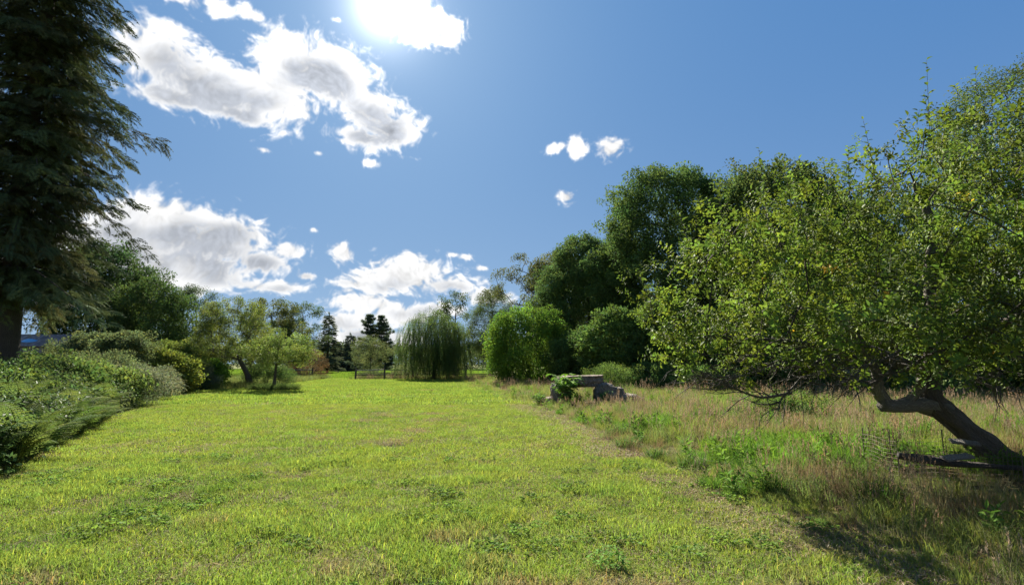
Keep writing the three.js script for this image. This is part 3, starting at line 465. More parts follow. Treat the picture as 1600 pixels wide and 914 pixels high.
{
  const protos = [0, 1, 2, 3].map((k) => {
    const r = rng(400 + k), g = new THREE.Group(), n = 9 + k % 3;
    for (let j = 0; j < n; j++) { const m = mesh('frond', fronds[j % 3], fernMats[(j * 7 + k) % 5 < 3 ? k % 3 : (k + 1) % 3], g); m.rotation.set(0, j / n * 6.2832 + r() * 0.6, 0, 'YXZ'); m.rotateX(-0.1 + r() * 0.62); m.scale.setScalar(0.8 + r() * 0.45); m.position.set((r() - 0.5) * 0.1, 0, (r() - 0.5) * 0.1); }
    return g;
  });
  const r = rng(410); let n = 0;
  for (let tries = 0; n < 74 && tries < 4000; tries++) {
    const D = 7 + r() * 9.5, x = lawnLeft(D) - 0.15 - r() * 3.4; if (x < -0.98 * D - 0.6) continue;
    const o = protos[n % 4].clone(); o.name = numbered('fern'); o.position.set(x, land(x, -D) + 0.12 * sstep(0, 2, lawnLeft(D) - x), -D); o.rotation.y = r() * 6.28; o.scale.setScalar(1.0 + r() * 0.5); scene.add(o); n++;
    tag(o, 'feathery green fern in the bank along the left edge of the lawn', 'fern', 'ferns on the left bank');
  }
  const cp = new Copies(), gl = new Copies(), weed = new Copies();
  for (let k = 0; k < 4200; k++) {                        // the mass of fern and bramble between the plants one can tell apart
    const D = 7 + r() * 27, x = lawnLeft(D) - 0.2 - r() * (D * 0.3 + 1); if (x < -0.98 * D - 1.5) continue;
    const y = land(x, -D), deep = lawnLeft(D) - x, hh = Math.min(1.15, 0.25 + deep * 0.5) * (0.5 + 0.5 * noise3(x * 0.7, 3, D * 0.7) + 0.4), c = vary(r, D < 16 ? [0.08, 0.125, 0.03] : [0.085, 0.115, 0.035], 0.3, 0.15);
    if (D < 17 && r() < 0.5) cp.along([x, y + hh * r() * 0.5, -D], [(r() - 0.5) * 1.6, 0.8, (r() - 0.5) * 1.6], r, 0.75 + r() * 0.4, c);
    else weed.along([x, y + hh * r() * (D > 14 ? 1.5 : 1), -D], [(r() - 0.5), 1, (r() - 0.5)], r, 0.4 + 0.3 * r(), c);
    if (D < 13 || r() < 0.25) gl.along([x, y + 0.1 + hh * r() * 0.8, -D], [(r() - 0.5) * 1.2, 1, (r() - 0.5) * 1.2], r, 0.9 + r() * 0.6, vary(r, [0.07, 0.11, 0.03], 0.25, 0.12));
  }
  tag(cp.build('fern_undergrowth', fronds[1], M.fern), 'dense mass of fern fronds under the larger ferns at left', 'undergrowth', null, 'stuff');
  tag(gl.build('glossy_undergrowth', sprig(25, 14, 0.45, 0.085, 0.04, true), M.glossy), 'small glossy leaves glinting among the ferns at left', 'undergrowth', null, 'stuff');
  tag(weed.build('weedy_undergrowth', G.broad, M.leaf), 'tangle of weeds filling the left bank between the bushes', 'undergrowth', null, 'stuff');
}

// ------------------------------------------------------------------ shed roof and tarp glimpsed under the hemlock
{
  const t = thing('garden_shed', 'low shed with a grey-brown roof glimpsed under the hemlock boughs', 'shed', [-35, land(-35, -41), -41], 0.1), w = 6.4, d = 4, e = 2.9, k = 3.75;
  const wall = new THREE.MeshStandardMaterial({ color: new THREE.Color().setRGB(0.24, 0.22, 0.2), roughness: 0.9 }), roof = new THREE.MeshPhysicalMaterial({ color: new THREE.Color().setRGB(0.34, 0.28, 0.26), roughness: 1, specularIntensity: 0.1, map: barkTex }); wall.name = 'shed_wall'; roof.name = 'shingle';
  const sh = new THREE.Shape([[-d / 2, -0.1], [d / 2, -0.1], [d / 2, e], [0, k - 0.06], [-d / 2, e]].map((p) => new THREE.Vector2(...p)));
  const g = new THREE.ExtrudeGeometry(sh, { depth: w, bevelEnabled: false }); g.rotateY(Math.PI / 2); g.translate(-w / 2, 0, 0); mesh('wall', g, wall, t);
  const a = Math.atan2(k - e, d / 2), L = Math.hypot(d / 2, k - e) + 0.25;
  for (const s of [-1, 1]) { const q = new THREE.BoxGeometry(w + 0.5, 0.06, L), m = mesh('roof', q, roof, t); m.position.set(0, (k + e) / 2 - 0.02, s * (d / 4 + 0.1)); m.rotation.x = s * a; }
  const b = new MB(), N = 12; for (let i = 0; i <= N; i++) for (let j = 0; j <= N; j++) { const u = i / N - 0.5, v = j / N - 0.5, hump = 0.32 * Math.max(0, 1 - 3.6 * (u * u + v * v)) + 0.03 * noise3(i * 0.9, j * 0.9, 2); b.v([u * 2, hump, v * 1.1], null, u, v); } for (let i = 0; i < N; i++) for (let j = 0; j < N; j++) { const q = i * (N + 1) + j; b.i.push(q, q + 1, q + N + 1, q + N + 1, q + 1, q + N + 2); }
  const blue = new THREE.MeshStandardMaterial({ color: new THREE.Color().setRGB(0.12, 0.36, 0.62), roughness: 0.5, side: THREE.DoubleSide }); blue.name = 'tarp';
  const tp = mesh('blue_tarp', b.geo(), blue); tp.scale.setScalar(0.55); tp.position.set(-35.2, 3.24, -39.7); tp.rotation.set(0.4, 0.1, 0); tag(tp, 'blue tarp lying on the shed roof at far left', 'tarp');
}

// ------------------------------------------------------------------ rail fences at the end of the lawn
M.rail = barkMat('weathered_rail', 0.36, 0.33, 0.29); M.post = barkMat('fence_post', 0.14, 0.12, 0.1);
function fence(label, posts, seed) {
  const r = rng(seed), [x0, z0] = posts[0], t = thing('rail_fence', label, 'fence', [x0, land(x0, z0), z0]);
  posts.forEach(([x, z], i) => {
    const o = [x - x0, 0, z - z0], h = 1.18 + r() * 0.12;
    mesh('post', new MB().tube([add(o, [0, -0.2, 0]), add(o, [0.01, h * 0.5, 0]), add(o, [(r() - 0.5) * 0.08, h, 0])], [0.1, 0.095, 0.085], 7, null, 0.15, i + seed).geo(), M.post, t);
    if (i) for (const y of [0.5, 0.98]) { const [px, pz] = posts[i - 1], a = [px - x0, y + (r() - 0.5) * 0.08, pz - z0], b = [o[0], y + (r() - 0.5) * 0.08, o[2]]; mesh('rail', new MB().tube([a, add(add(a, sub(b, a), 0.5), [0, -0.03, 0.02]), b], [0.05, 0.065, 0.05], 6, null, 0.15, i * 3 + seed + y).geo(), y > 0.9 ? M.rail : M.post, t); }
  });
}
fence('split rail fence with pale top rail between field gap and weeping tree', [[-16.4, -57.6], [-13.6, -58.6], [-10.8, -59.8], [-8, -60.8], [-5.2, -61.8], [-2.4, -62.8], [0.4, -63.6]], 31);
fence('short split rail fence left of the field gap by the reddish bush', [[-22.2, -61], [-24.6, -60], [-27.2, -59]], 37);

// ------------------------------------------------------------------ stones of the old bench
const stoneTex = noiseTex(512, (u, v) => { const n = ring(u, v, 3, 5), m = ring(u, v, 9, 4, 4), li = sstep(0.12, 0.3, ring(u, v, 4, 5, 11)); const k = 0.58 + 0.5 * n + 0.6 * m; return [k * (1 - 0.12 * li) + 0.12 * li, k * 0.97 + 0.12 * li, k * 0.92 + 0.05 * li]; });
const stoneMat = (name, r, g, b) => { const m = new THREE.MeshStandardMaterial({ color: new THREE.Color().setRGB(r, g, b), map: stoneTex, bumpMap: stoneTex, bumpScale: 0.03, roughness: 0.95 }); m.name = name; return m; };
function stone(name, label, [x, y, z], [w, h, d], seed, mat, turn = 0, tilt = 0, box = 0.55) {
  const g = new THREE.BoxGeometry(1, 1, 1, 22, 16, 18), p = g.attributes.position, n = new THREE.Vector3(), uv = g.attributes.uv;
  for (let i = 0; i < p.count; i++) {
    n.fromBufferAttribute(p, i); const sph = n.clone().normalize().multiplyScalar(0.62); n.lerp(sph, box);
    const k = 1 + 0.2 * noise3(n.x * 2.2 + seed, n.y * 2.2, n.z * 2.2) + 0.1 * noise3(n.x * 6, n.y * 6 + seed, n.z * 6) + 0.03 * noise3(n.x * 15, n.y * 15 + seed, n.z * 15); n.multiplyScalar(k);
    n.y += 0.03 * Math.round(3 * noise3(n.x * 1.2, seed, n.z * 1.2)); p.setXYZ(i, n.x * w, n.y * h, n.z * d); uv.setXY(i, (n.x * w + n.y * h * 0.4) * 0.7, (n.z * d + n.y * h) * 0.7);
  }
  g.computeVertexNormals(); const m = mesh(name, g, mat); m.position.set(x, y, z); m.rotation.set(0, turn, tilt); return tag(m, label, 'stone');
}
const greyStone = stoneMat('grey_stone', 0.22, 0.19, 0.155), brownStone = stoneMat('brown_stone', 0.25, 0.19, 0.14), paleStone = stoneMat('pale_stone', 0.36, 0.31, 0.25);
stone('stone_slab', 'long flat brownish slab laid across two boulders as a bench', [2.8, 0.9, -22.6], [1.72, 0.44, 1.15], 3, brownStone, 0.08, 0.02, 0.32);
stone('boulder', 'upright boulder at the left end carrying the stone slab', [1.98, 0.3, -22.55], [0.62, 1.02, 0.8], 8, greyStone, 0.3, 0, 0.45);
stone('boulder', 'large blunt grey boulder carrying the right end of the slab', [3.92, 0.2, -22.3], [1.08, 1.05, 1.0], 12, greyStone, -0.2, -0.14, 0.45);
stone('boulder', 'flat pale stone lying right of the large grey boulder', [4.72, 0.1, -22.1], [0.9, 0.55, 0.8], 17, paleStone, 0.4, -0.2, 0.5);
stone('boulder', 'small pale stone peeping from grass left of the bench', [1.45, 0.08, -22.4], [0.42, 0.36, 0.4], 21, paleStone, 0.2, 0, 0.6);
{
  const b = new THREE.SphereGeometry(1, 48, 24, 0, 6.2832, 0, 1.6), p = b.attributes.position, v = new THREE.Vector3();
  for (let i = 0; i < p.count; i++) { v.fromBufferAttribute(p, i); const k = 1 + 0.22 * noise3(v.x * 2 + 4, v.y * 2, v.z * 2) + 0.08 * noise3(v.x * 7, v.y * 7, v.z * 7); p.setXYZ(i, v.x * 2.3 * k, v.y * 1.75 * k, v.z * 1.6 * k); }
  b.computeVertexNormals(); const m = mesh('earth_mound', b, stoneMat('bare_earth', 0.3, 0.2, 0.14)); m.position.set(19, -0.15, -30); tag(m, 'bare brown earth mound seen through the gap under the apple limb', 'mound');
}

// ------------------------------------------------------------------ apple trees
M.appleBark = barkMat('apple_bark', 0.15, 0.125, 0.1); M.paleBark = barkMat('pale_apple_bark', 0.26, 0.235, 0.2);
const smooth = (pts, n) => new THREE.CatmullRomCurve3(pts.map((p) => new THREE.Vector3(...p))).getPoints(n).map((v) => [v.x, v.y, v.z]);
{
  // the leaning apple tree in the middle distance, and the small straight one before it
  for (const o of [
    { seed: 501, label: 'leaning apple tree with a dark slanted trunk beside the left bank', pos: [-18.5, -39], trunk: [[0, -0.1, 0], [-0.25, 0.8, 0], [-0.75, 1.7, 0.1], [-0.95, 2.3, 0.1], [-0.8, 3.1, 0]], c: [-1.5, 3.9, 0], rad: [2.9, 2.4, 2.5], low: [[-3.2, 2.1, 0.4, 0.7], [-2.6, 1.7, 0.8, 0.6], [1.3, 2.4, 0.5, 0.6], [1.6, 1.9, 0.9, 0.5]], r: 0.21, n: 95, col: [0.11, 0.14, 0.028] },
    { seed: 502, label: 'small straight young apple tree standing in a ring of long grass', pos: [-14.7, -34], trunk: [[0, -0.1, 0], [0.03, 0.6, 0], [0.06, 1.3, 0], [0.1, 2, 0], [0.15, 2.6, 0]], c: [0.3, 2.5, 0], rad: [2.0, 0.95, 1.8], low: [[-1.3, 1.75, 0.4, 0.4], [1.7, 1.75, 0.3, 0.4], [2.1, 1.8, 0.6, 0.3]], r: 0.1, n: 34, col: [0.115, 0.16, 0.032] }]) {
    const r = rng(o.seed), t = thing('apple_tree', o.label, 'tree', [o.pos[0], land(...o.pos), o.pos[1]]), pts = smooth(o.trunk, 14), mb = new MB();
    const puffs = crownPuffs(r, o.c, o.rad, o.n * 2, 0.42, dome, 0.3); for (const [x, y, z, q] of o.low) puffs.push({ c: [x, y, z], r: q });
    const nodes = skeleton(r, pts, puffs, 0.15); mb.tube(pts, pts.map((_, i) => o.r * (1 - 0.6 * i / 14) * (1 + 0.7 * Math.exp(-i))), 9, null, 0.16, 4); limbs(mb, nodes, 0.014, o.r * 0.6, 6, 3);
    mesh('trunk', mb.geo(), M.appleBark, t);
    const cp = new Copies(); dress(cp, r, puffs, 2.0, 0.5, o.col, 0.85);
    cp.build('crown', G.broad, M.glossy, t);
  }
}
const appleLeaf = [0.108, 0.16, 0.02];
{
  const r = rng(520), B = [6.2, 0, -8.2], t = thing('apple_tree', 'large near apple tree with a thick leaning trunk and bare lower twigs at right', 'tree', [7.5, land(7.5, -8.3), -8.3]), off = [7.5, land(7.5, -8.3), -8.3];
  const W = (p) => sub(p, off);
  const trunk = smooth([[7.62, -0.1, -8.3], [7.2, 0.26, -8.3], [6.75, 0.6, -8.25], [6.4, 0.88, -8.2], [6.18, 1.12, -8.15], [6.2, 1.55, -8.1], [6.35, 2.1, -8.1]].map(W), 60);
  mesh('trunk', new MB().tube(trunk, trunk.map((_, i) => pl(i / 2, [0, 3, 8, 16, 20, 30], [0.27, 0.2, 0.165, 0.15, 0.135, 0.09])), 26, null, 0.42, 9).geo(), M.appleBark, t);
  const main = [   // heavy limbs from the fork
    [[6.42, 0.92, -8.2], [6.0, 1.02, -8.15], [5.65, 0.99, -8.1], [5.38, 1.0, -8.05]], [[5.5, 1.0, -8.08], [5.36, 1.22, -8.05], [5.3, 1.5, -8.0], [5.05, 1.9, -7.9], [4.7, 2.3, -7.8]],
    [[5.8, 1.0, -8.12], [5.9, 1.22, -8.0], [5.75, 1.5, -7.7], [5.5, 1.75, -7.2], [5, 2.1, -6.8]], [[6.2, 1.3, -8.1], [6.6, 1.75, -8.5], [7.2, 2.1, -9], [7.9, 2.7, -9.3]],
    [[6.2, 1.4, -8.1], [5.8, 1.8, -8.7], [5.1, 2.2, -9.3], [4.4, 2.6, -9.6]], [[6.25, 1.6, -8.1], [6.7, 2.1, -7.6], [7.3, 2.5, -7.0], [7.9, 2.9, -6.6]], [[6.35, 2.05, -8.1], [6.3, 2.9, -8.1], [6.5, 3.7, -8.2], [6.3, 4.4, -8.2]],
    [[5.2, 1.6, -8.0], [4.5, 1.85, -7.9], [3.6, 1.95, -7.9], [2.8, 2.0, -7.8]]];
  const rads = [[0.14, 0.1], [0.085, 0.05], [0.07, 0.035], [0.09, 0.04], [0.08, 0.04], [0.08, 0.04], [0.1, 0.045], [0.05, 0.025]];
  const seeds = [];
  main.forEach((m, k) => { const p = smooth(m.map(W), 12); mesh('limb', new MB().tube(p, p.map((_, i) => mix(rads[k][0], rads[k][1], i / 12)), 9, null, 0.42, k).geo(), k < 3 ? M.paleBark : M.appleBark, t); if (k) for (let i = 3; i <= 12; i += 1) seeds.push(p[i]); });
  // crown: a lopsided dome that thins out towards the top
  const top = (x) => pl(x, [1.7, 2.1, 3.2, 4.2, 5.3, 6.2, 7, 8, 9.6], [2.4, 3.1, 4.0, 4.5, 4.7, 5.3, 5.3, 5.2, 4]), low = (x) => pl(x, [1.7, 2.4, 3.7, 5.2, 6.5, 9], [2.1, 1.6, 1.6, 1.5, 1.5, 1.55]);
  const puffs = [];
  for (let k = 0; k < 30000 && puffs.length < 620; k++) {
    const x = 1.9 + r() * 7.8, z = -8.2 + (r() * 2 - 1) * 3, y = 1.5 + r() * 4.4, q = Math.sqrt(Math.max(0, 1 - ((z + 8.2) / 3) ** 2)), side = sstep(1.7, 3.4, x), lo = low(x) + 0.25 * (1 - q), hi = lo + (top(x) - lo) * Math.pow(q, 0.6);
    if (y < lo || y > hi || Math.abs(z + 8.2) > 3 * (z < -8.2 ? 0.22 + 0.78 * sstep(2.6, 6, x) : 0.3 + 0.7 * side)) continue;
    const s = 0.2 + 0.16 * r(), p = W([x, y, z]);
    if (puffs.some((o) => len(sub(o.c, p)) < (o.r + s) * 0.5)) continue;
    puffs.push({ c: p, r: s, thin: sstep(0.4, 0.95, (y - lo) / (hi - lo + 0.01)) });
  }
  const trunkNodes = [[0, 0, 0], ...seeds];
  const nodes = skeleton(r, trunkNodes, puffs, 0.1), mb = new MB(); limbs(mb, nodes, 0.0055, 0.045, 6, 7);
  tag(mesh('branch_work', mb.geo(), M.appleBark, t), null, null, null, 'stuff');
  const cp = new Copies(), cp2 = new Copies();
  for (const f of puffs) {
    const n = Math.round(mix(15, 7, f.thin) * (f.r / 0.28) ** 2), tone = 0.7 + r() * 0.7;
    for (let k = 0; k < n; k++) {
      const d = ball(r), p = add(f.c, d, f.r * (0.3 + 0.7 * r())), yellow = r() < 0.002, v = vary(r, yellow ? [0.42, 0.3, 0.03] : appleLeaf, 0.22, 0.16);
      (r() < 0.5 ? cp : cp2).along(p, norm(add(add(d, ball(r), 0.8), [0, 0.75, 0])), r, 0.75 + r() * 0.5, [v[0] * tone, v[1] * tone, v[2] * tone]);
    }
  }
  cp.build('crown', sprig(31, 11, 0.24, 0.07, 0.038, true), M.glossy, t); cp2.build('crown', sprig(32, 10, 0.19, 0.062, 0.033, true), M.glossy, t);
  // upright shoots standing clear of the crown, every leaf its own
  const leafGeos = [0, 1, 2].map((k) => new MB().leaf([0, 0, 0], [0, 0, 1], [0, 1, 0], 0.095, 0.05, [1, 1, 1], 0.2 + 0.2 * k, 0.3 + 0.3 * k).geo()), leafMats = [0, 1, 2].map((k) => { const m = M.glossy.clone(); m.name = 'apple_leaf'; m.color = new THREE.Color().setRGB(...[[0.09, 0.14, 0.02], [0.12, 0.165, 0.028], [0.075, 0.12, 0.022]][k]); return m; });
  for (const [x, y, z, h, dx] of [[6.1, 4.95, -7.6, 1.15, 0.1], [6.45, 5.0, -7.9, 0.75, -0.1], [6.8, 5.0, -7.6, 1.0, 0.12], [7.2, 5.0, -7.6, 0.85, 0.2], [7.6, 4.9, -7.8, 0.95, 0.2], [5.7, 4.75, -8.2, 0.7, -0.12], [5.2, 4.5, -8.1, 0.45, 0.05], [4.35, 4.35, -8.2, 0.5, -0.1], [3.85, 4.2, -8.0, 0.68, -0.05], [3.25, 3.85, -8.1, 0.6, -0.1], [2.75, 3.45, -8.2, 0.45, -0.15], [2.1, 2.6, -8.0, 0.4, -0.25]]) {
    const p = smooth([[x, y - 0.4, z], [x + dx * 0.3, y, z], [x + dx, y + h, z]].map(W), 8), s = mesh('shoot', new MB().tube(p, p.map((_, i) => 0.008 * (1 - 0.1 * i)), 5, null).geo(), M.appleBark, t), n = Math.round(14 + h * 14);
    for (let k = 0; k < n; k++) {
      const q = 1.6 + (k / (n - 1)) * 6.4, i = Math.min(7, Math.floor(q)), o = add(p[i], sub(p[i + 1], p[i]), q - i), m = mesh('leaf', leafGeos[k % 3], leafMats[(k * 5 + Math.round(x * 10)) % 3], s), small = k > n - 4 ? 0.65 : 1;
      m.position.set(...o); m.rotation.set(-0.2 - r() * 0.9, k * 2.4 + r() * 0.6, (r() - 0.5) * 0.9, 'YXZ'); m.scale.setScalar(small * (0.8 + r() * 0.5));
    }
  }
  // bare grey twigs sweeping down under the crown
  for (const line of [[[5.0, 1.9, -7.9], [4.3, 1.6, -7.8], [3.95, 1.3, -7.7], [3.72, 1.1, -7.65], [3.68, 0.95, -7.65]], [[4.6, 1.85, -7.6], [3.8, 1.62, -7.6], [3.0, 1.42, -7.55], [2.6, 1.5, -7.6], [2.35, 1.62, -7.6]], [[4.4, 1.8, -8.2], [3.6, 1.5, -8.2], [3.1, 1.35, -8.1], [2.75, 1.45, -8.0]], [[3.9, 1.2, -7.7], [3.4, 1.15, -7.6], [3.0, 1.3, -7.6], [2.5, 1.52, -7.6]],
    [[5.2, 1.75, -7.7], [4.7, 1.5, -7.4], [4.3, 1.32, -7.3], [3.9, 1.36, -7.2]], [[5.1, 1.7, -8.2], [4.6, 1.42, -8.3], [4.2, 1.38, -8.3]], [[5.3, 1.8, -8.5], [4.8, 1.6, -8.7], [4.1, 1.5, -8.9]], [[7.2, 1.9, -8], [7.9, 1.5, -7.9], [8.5, 1.2, -7.8]], [[7, 1.7, -8.6], [7.6, 1.3, -8.9], [8.2, 1.15, -9]], [[6.6, 1.9, -7.5], [6.9, 1.55, -7.1], [7.1, 1.4, -6.9]], [[5.9, 1.8, -7.6], [5.3, 1.5, -7.5], [4.7, 1.42, -7.6]], [[5.6, 1.7, -7.9], [5.1, 1.4, -7.6], [4.6, 1.25, -7.5]], [[6.1, 1.8, -7.4], [6.4, 1.5, -7.2], [6.0, 1.4, -7]], [[5.4, 1.9, -7.3], [4.6, 1.6, -7.0], [3.9, 1.5, -7]], [[4.8, 1.9, -8.4], [4, 1.75, -8.5], [3.3, 1.5, -8.4]]]) {
    const p = smooth(line.map(W), 14), b = new MB().tube(p, p.map((_, i) => mix(0.024, 0.006, i / 14)), 6, null, 0.15, 3);
    for (let k = 0; k < 15; k++) {
      let o = p[2 + Math.floor(r() * 12)], d = norm(add(add(sub(p[14], p[2]), ball(r), 0.8), [0, -0.1 + r() * 0.5, 0])), l = 0.25 + r() * 0.5; const q = [o];
      for (let j = 0; j < 4; j++) { d = norm(add(d, ball(r), 0.35)); o = add(o, d, l / 4); q.push(o); }
      b.tube(q, [0.009, 0.007, 0.006, 0.004, 0.002], 4);
      for (let j = 0; j < 2; j++) { const e = norm(add(d, ball(r), 0.9)); b.tube([q[1 + j], add(q[1 + j], e, 0.1), add(q[1 + j], add(e, [0, 0.2, 0]), 0.16 + 0.1 * r())], [0.005, 0.004, 0.002], 3); }
    }
    mesh('bare_branch', b.geo(), M.paleBark, t);
  }
}

// ------------------------------------------------------------------ wire cage, old log and boards under the apple tree
{
  const t = thing('wire_cage', 'low rusty wire mesh cage in the grass below the leaning trunk', 'cage', [5.9, land(5.9, -7.6), -7.6], -0.08), wire = new THREE.MeshStandardMaterial({ color: new THREE.Color().setRGB(0.13, 0.1, 0.08), roughness: 0.7, metalness: 0.3 }); wire.name = 'rusty_wire';
  const side = (x0, z0, x1, z1, h, name) => {
    const b = new MB(), n = Math.round(Math.hypot(x1 - x0, z1 - z0) / 0.055), P = (u, y) => [mix(x0, x1, u), y + 0.015 * Math.sin(u * 9 + x0), mix(z0, z1, u)];
    for (let k = 0; k <= n; k++) b.tube([P(k / n, 0), P(k / n, h)], [0.0022, 0.0022], 3);
    for (let y = 0.05; y <= h + 0.001; y += 0.055) b.tube([P(0, y), P(0.33, y), P(0.66, y), P(1, y)], [0.0022, 0.0022, 0.0022, 0.0022], 3);
    tag(mesh('wire_panel', b.geo(), wire, t), null, null, null, 'stuff');
  };
  side(-0.68, -0.75, 0.45, -0.75, 0.56); side(-0.75, 0.2, 0.75, 0.25, 0.4); side(-0.68, -0.75, -0.75, 0.2, 0.5); side(0.45, -0.75, 0.75, 0.25, 0.48);
  for (const [x, z, h] of [[-0.68, -0.75, 0.58], [0.45, -0.75, 0.56], [-0.75, 0.2, 0.38], [0.75, 0.25, 0.42], [-0.3, -0.75, 0.56]]) mesh('stake', new MB().tube([[x, -0.15, z], [x + 0.01, h, z]], [0.008, 0.007], 6).geo(), wire, t);
  const log = new MB(), p = smooth([[5.12, 0.4, -7.42], [5.6, 0.33, -7.42], [6.1, 0.28, -7.4], [6.75, 0.24, -7.36]], 12); log.tube(p, p.map((_, i) => 0.04 + 0.015 * Math.sin(i * 0.4)), 9, null, 0.5, 6);
  tag(mesh('fallen_branch', log.geo(), M.darkBark), 'old crooked dead branch lying across the front of the wire cage', 'branch');
  const board = (label, x, y, z, w, d, turn, tilt) => { const g = new THREE.BoxGeometry(w, 0.025, d, 8, 1, 3), q = g.attributes.position; for (let i = 0; i < q.count; i++) q.setY(i, q.getY(i) + 0.02 * noise3(q.getX(i) * 5, 2, q.getZ(i) * 5)); g.computeVertexNormals(); const m = mesh('weathered_board', g, M.rail); m.position.set(x, y, z); m.rotation.set(tilt, turn, 0.05); tag(m, label, 'board'); };
  board('weathered grey board lying on the dead branch in the cage', 5.85, 0.39, -7.36, 0.4, 0.13, 0.15, 0.35); board('pale board end leaning against the foot of the leaning trunk', 6.45, 0.5, -7.95, 0.34, 0.13, -0.3, 0.4);
}

// ------------------------------------------------------------------ grasses
const one = [1, 1, 1], tipc = [1.15, 1.08, 0.9];
const T = {
  lawn: tuft(50, 64, 0.14, 0.062, 0.0052, 0.9, one, tipc, 0.12), lawnB: tuft(51, 56, 0.14, 0.08, 0.006, 0.8, one, tipc, 0.1), mid: tuft(52, 60, 0.26, 0.075, 0.009, 0.8, one, tipc, 0.12), far: tuft(53, 40, 0.6, 0.13, 0.03, 0.7, one, tipc, 0.12),
  thatch: tuft(54, 60, 0.17, 0.06, 0.0055, 2.4, one, one, 0), tall: tuft(55, 60, 0.2, 0.5, 0.009, 0.9, one, tipc, 0.2), tallDry: tuft(56, 34, 0.24, 0.62, 0.0055, 0.55, one, one, 0), mat: tuft(57, 60, 0.3, 0.3, 0.008, 2.0, one, one, 0),
  seed: (() => { const r = rng(58), b = new MB(); for (let k = 0; k < 11; k++) { const a = r() * 6.28, q = Math.sqrt(r()) * 0.25, h = 0.5 + r() * 0.4, lean = (r() - 0.3) * 0.3, o = [Math.cos(a) * q, 0, Math.sin(a) * q], e = [o[0] + lean * h, h, o[2] + (r() - 0.5) * 0.2], c = vary(r, one, 0.2, 0.1); b.tube([o, [o[0] + lean * 0.25 * h, h * 0.5, o[2]], e], [0.0022, 0.002, 0.001], 3, c); for (let j = 0; j < 9; j++) b.kite(add(o, sub(e, o), 0.76 + 0.24 * j / 9), norm(add([lean, 0.9, 0], ball(r), 0.5)), norm(ball(r)), 0.05, 0.012, vary(r, [1.15, 1.05, 1.1], 0.2, 0.1)); } return b.geo(); })(),
  clover: (() => { const r = rng(59), b = new MB(); for (let k = 0; k < 26; k++) { const a = r() * 6.28, q = Math.sqrt(r()) * 0.13, y = 0.025 + r() * 0.03, o = [Math.cos(a) * q, y, Math.sin(a) * q]; for (let j = 0; j < 3; j++) { const th = a + j * 2.09; b.kite(o, norm([Math.cos(th), 0.15 + r() * 0.8, Math.sin(th)]), norm(add([0, 1, 0], ball(r), 0.8)), 0.024, 0.02, vary(r, one, 0.2, 0.08)); } } return b.geo(); })(),
  weed: sprig(60, 16, 0.32, 0.12, 0.055, true),
};
const GREEN = [0.145, 0.232, 0.03], YEL = [0.206, 0.266, 0.04], STRAW = [0.22, 0.175, 0.085], BROWN = [0.17, 0.125, 0.075], RICH = [0.085, 0.165, 0.02];
const lawnTint = (r, x, z) => {
  const a = fbm(x * 0.35 + 9, 2, z * 0.35, 3), b = fbm(x * 1.1, 6, z * 1.1, 3), d = fbm(x * 0.16 + 31, 1, z * 0.16, 2), fine = fbm(x * 3.1 + 3, 4, z * 3.1, 2), dry = sstep(0.14, 0.5, b * 0.8 + d * 0.4 + fine * 0.45), rich = sstep(0.1, 0.5, a * 0.8 + fbm(x * 2.2 + 40, 8, z * 2.2, 2) * 0.6), c = [0, 1, 2].map((i) => mix(mix(mix(YEL[i], GREEN[i], 0.45 + 0.5 * d), RICH[i], rich * 0.8), STRAW[i], dry * 0.75));
  return vary(r, c, 0.26, 0.12);
};
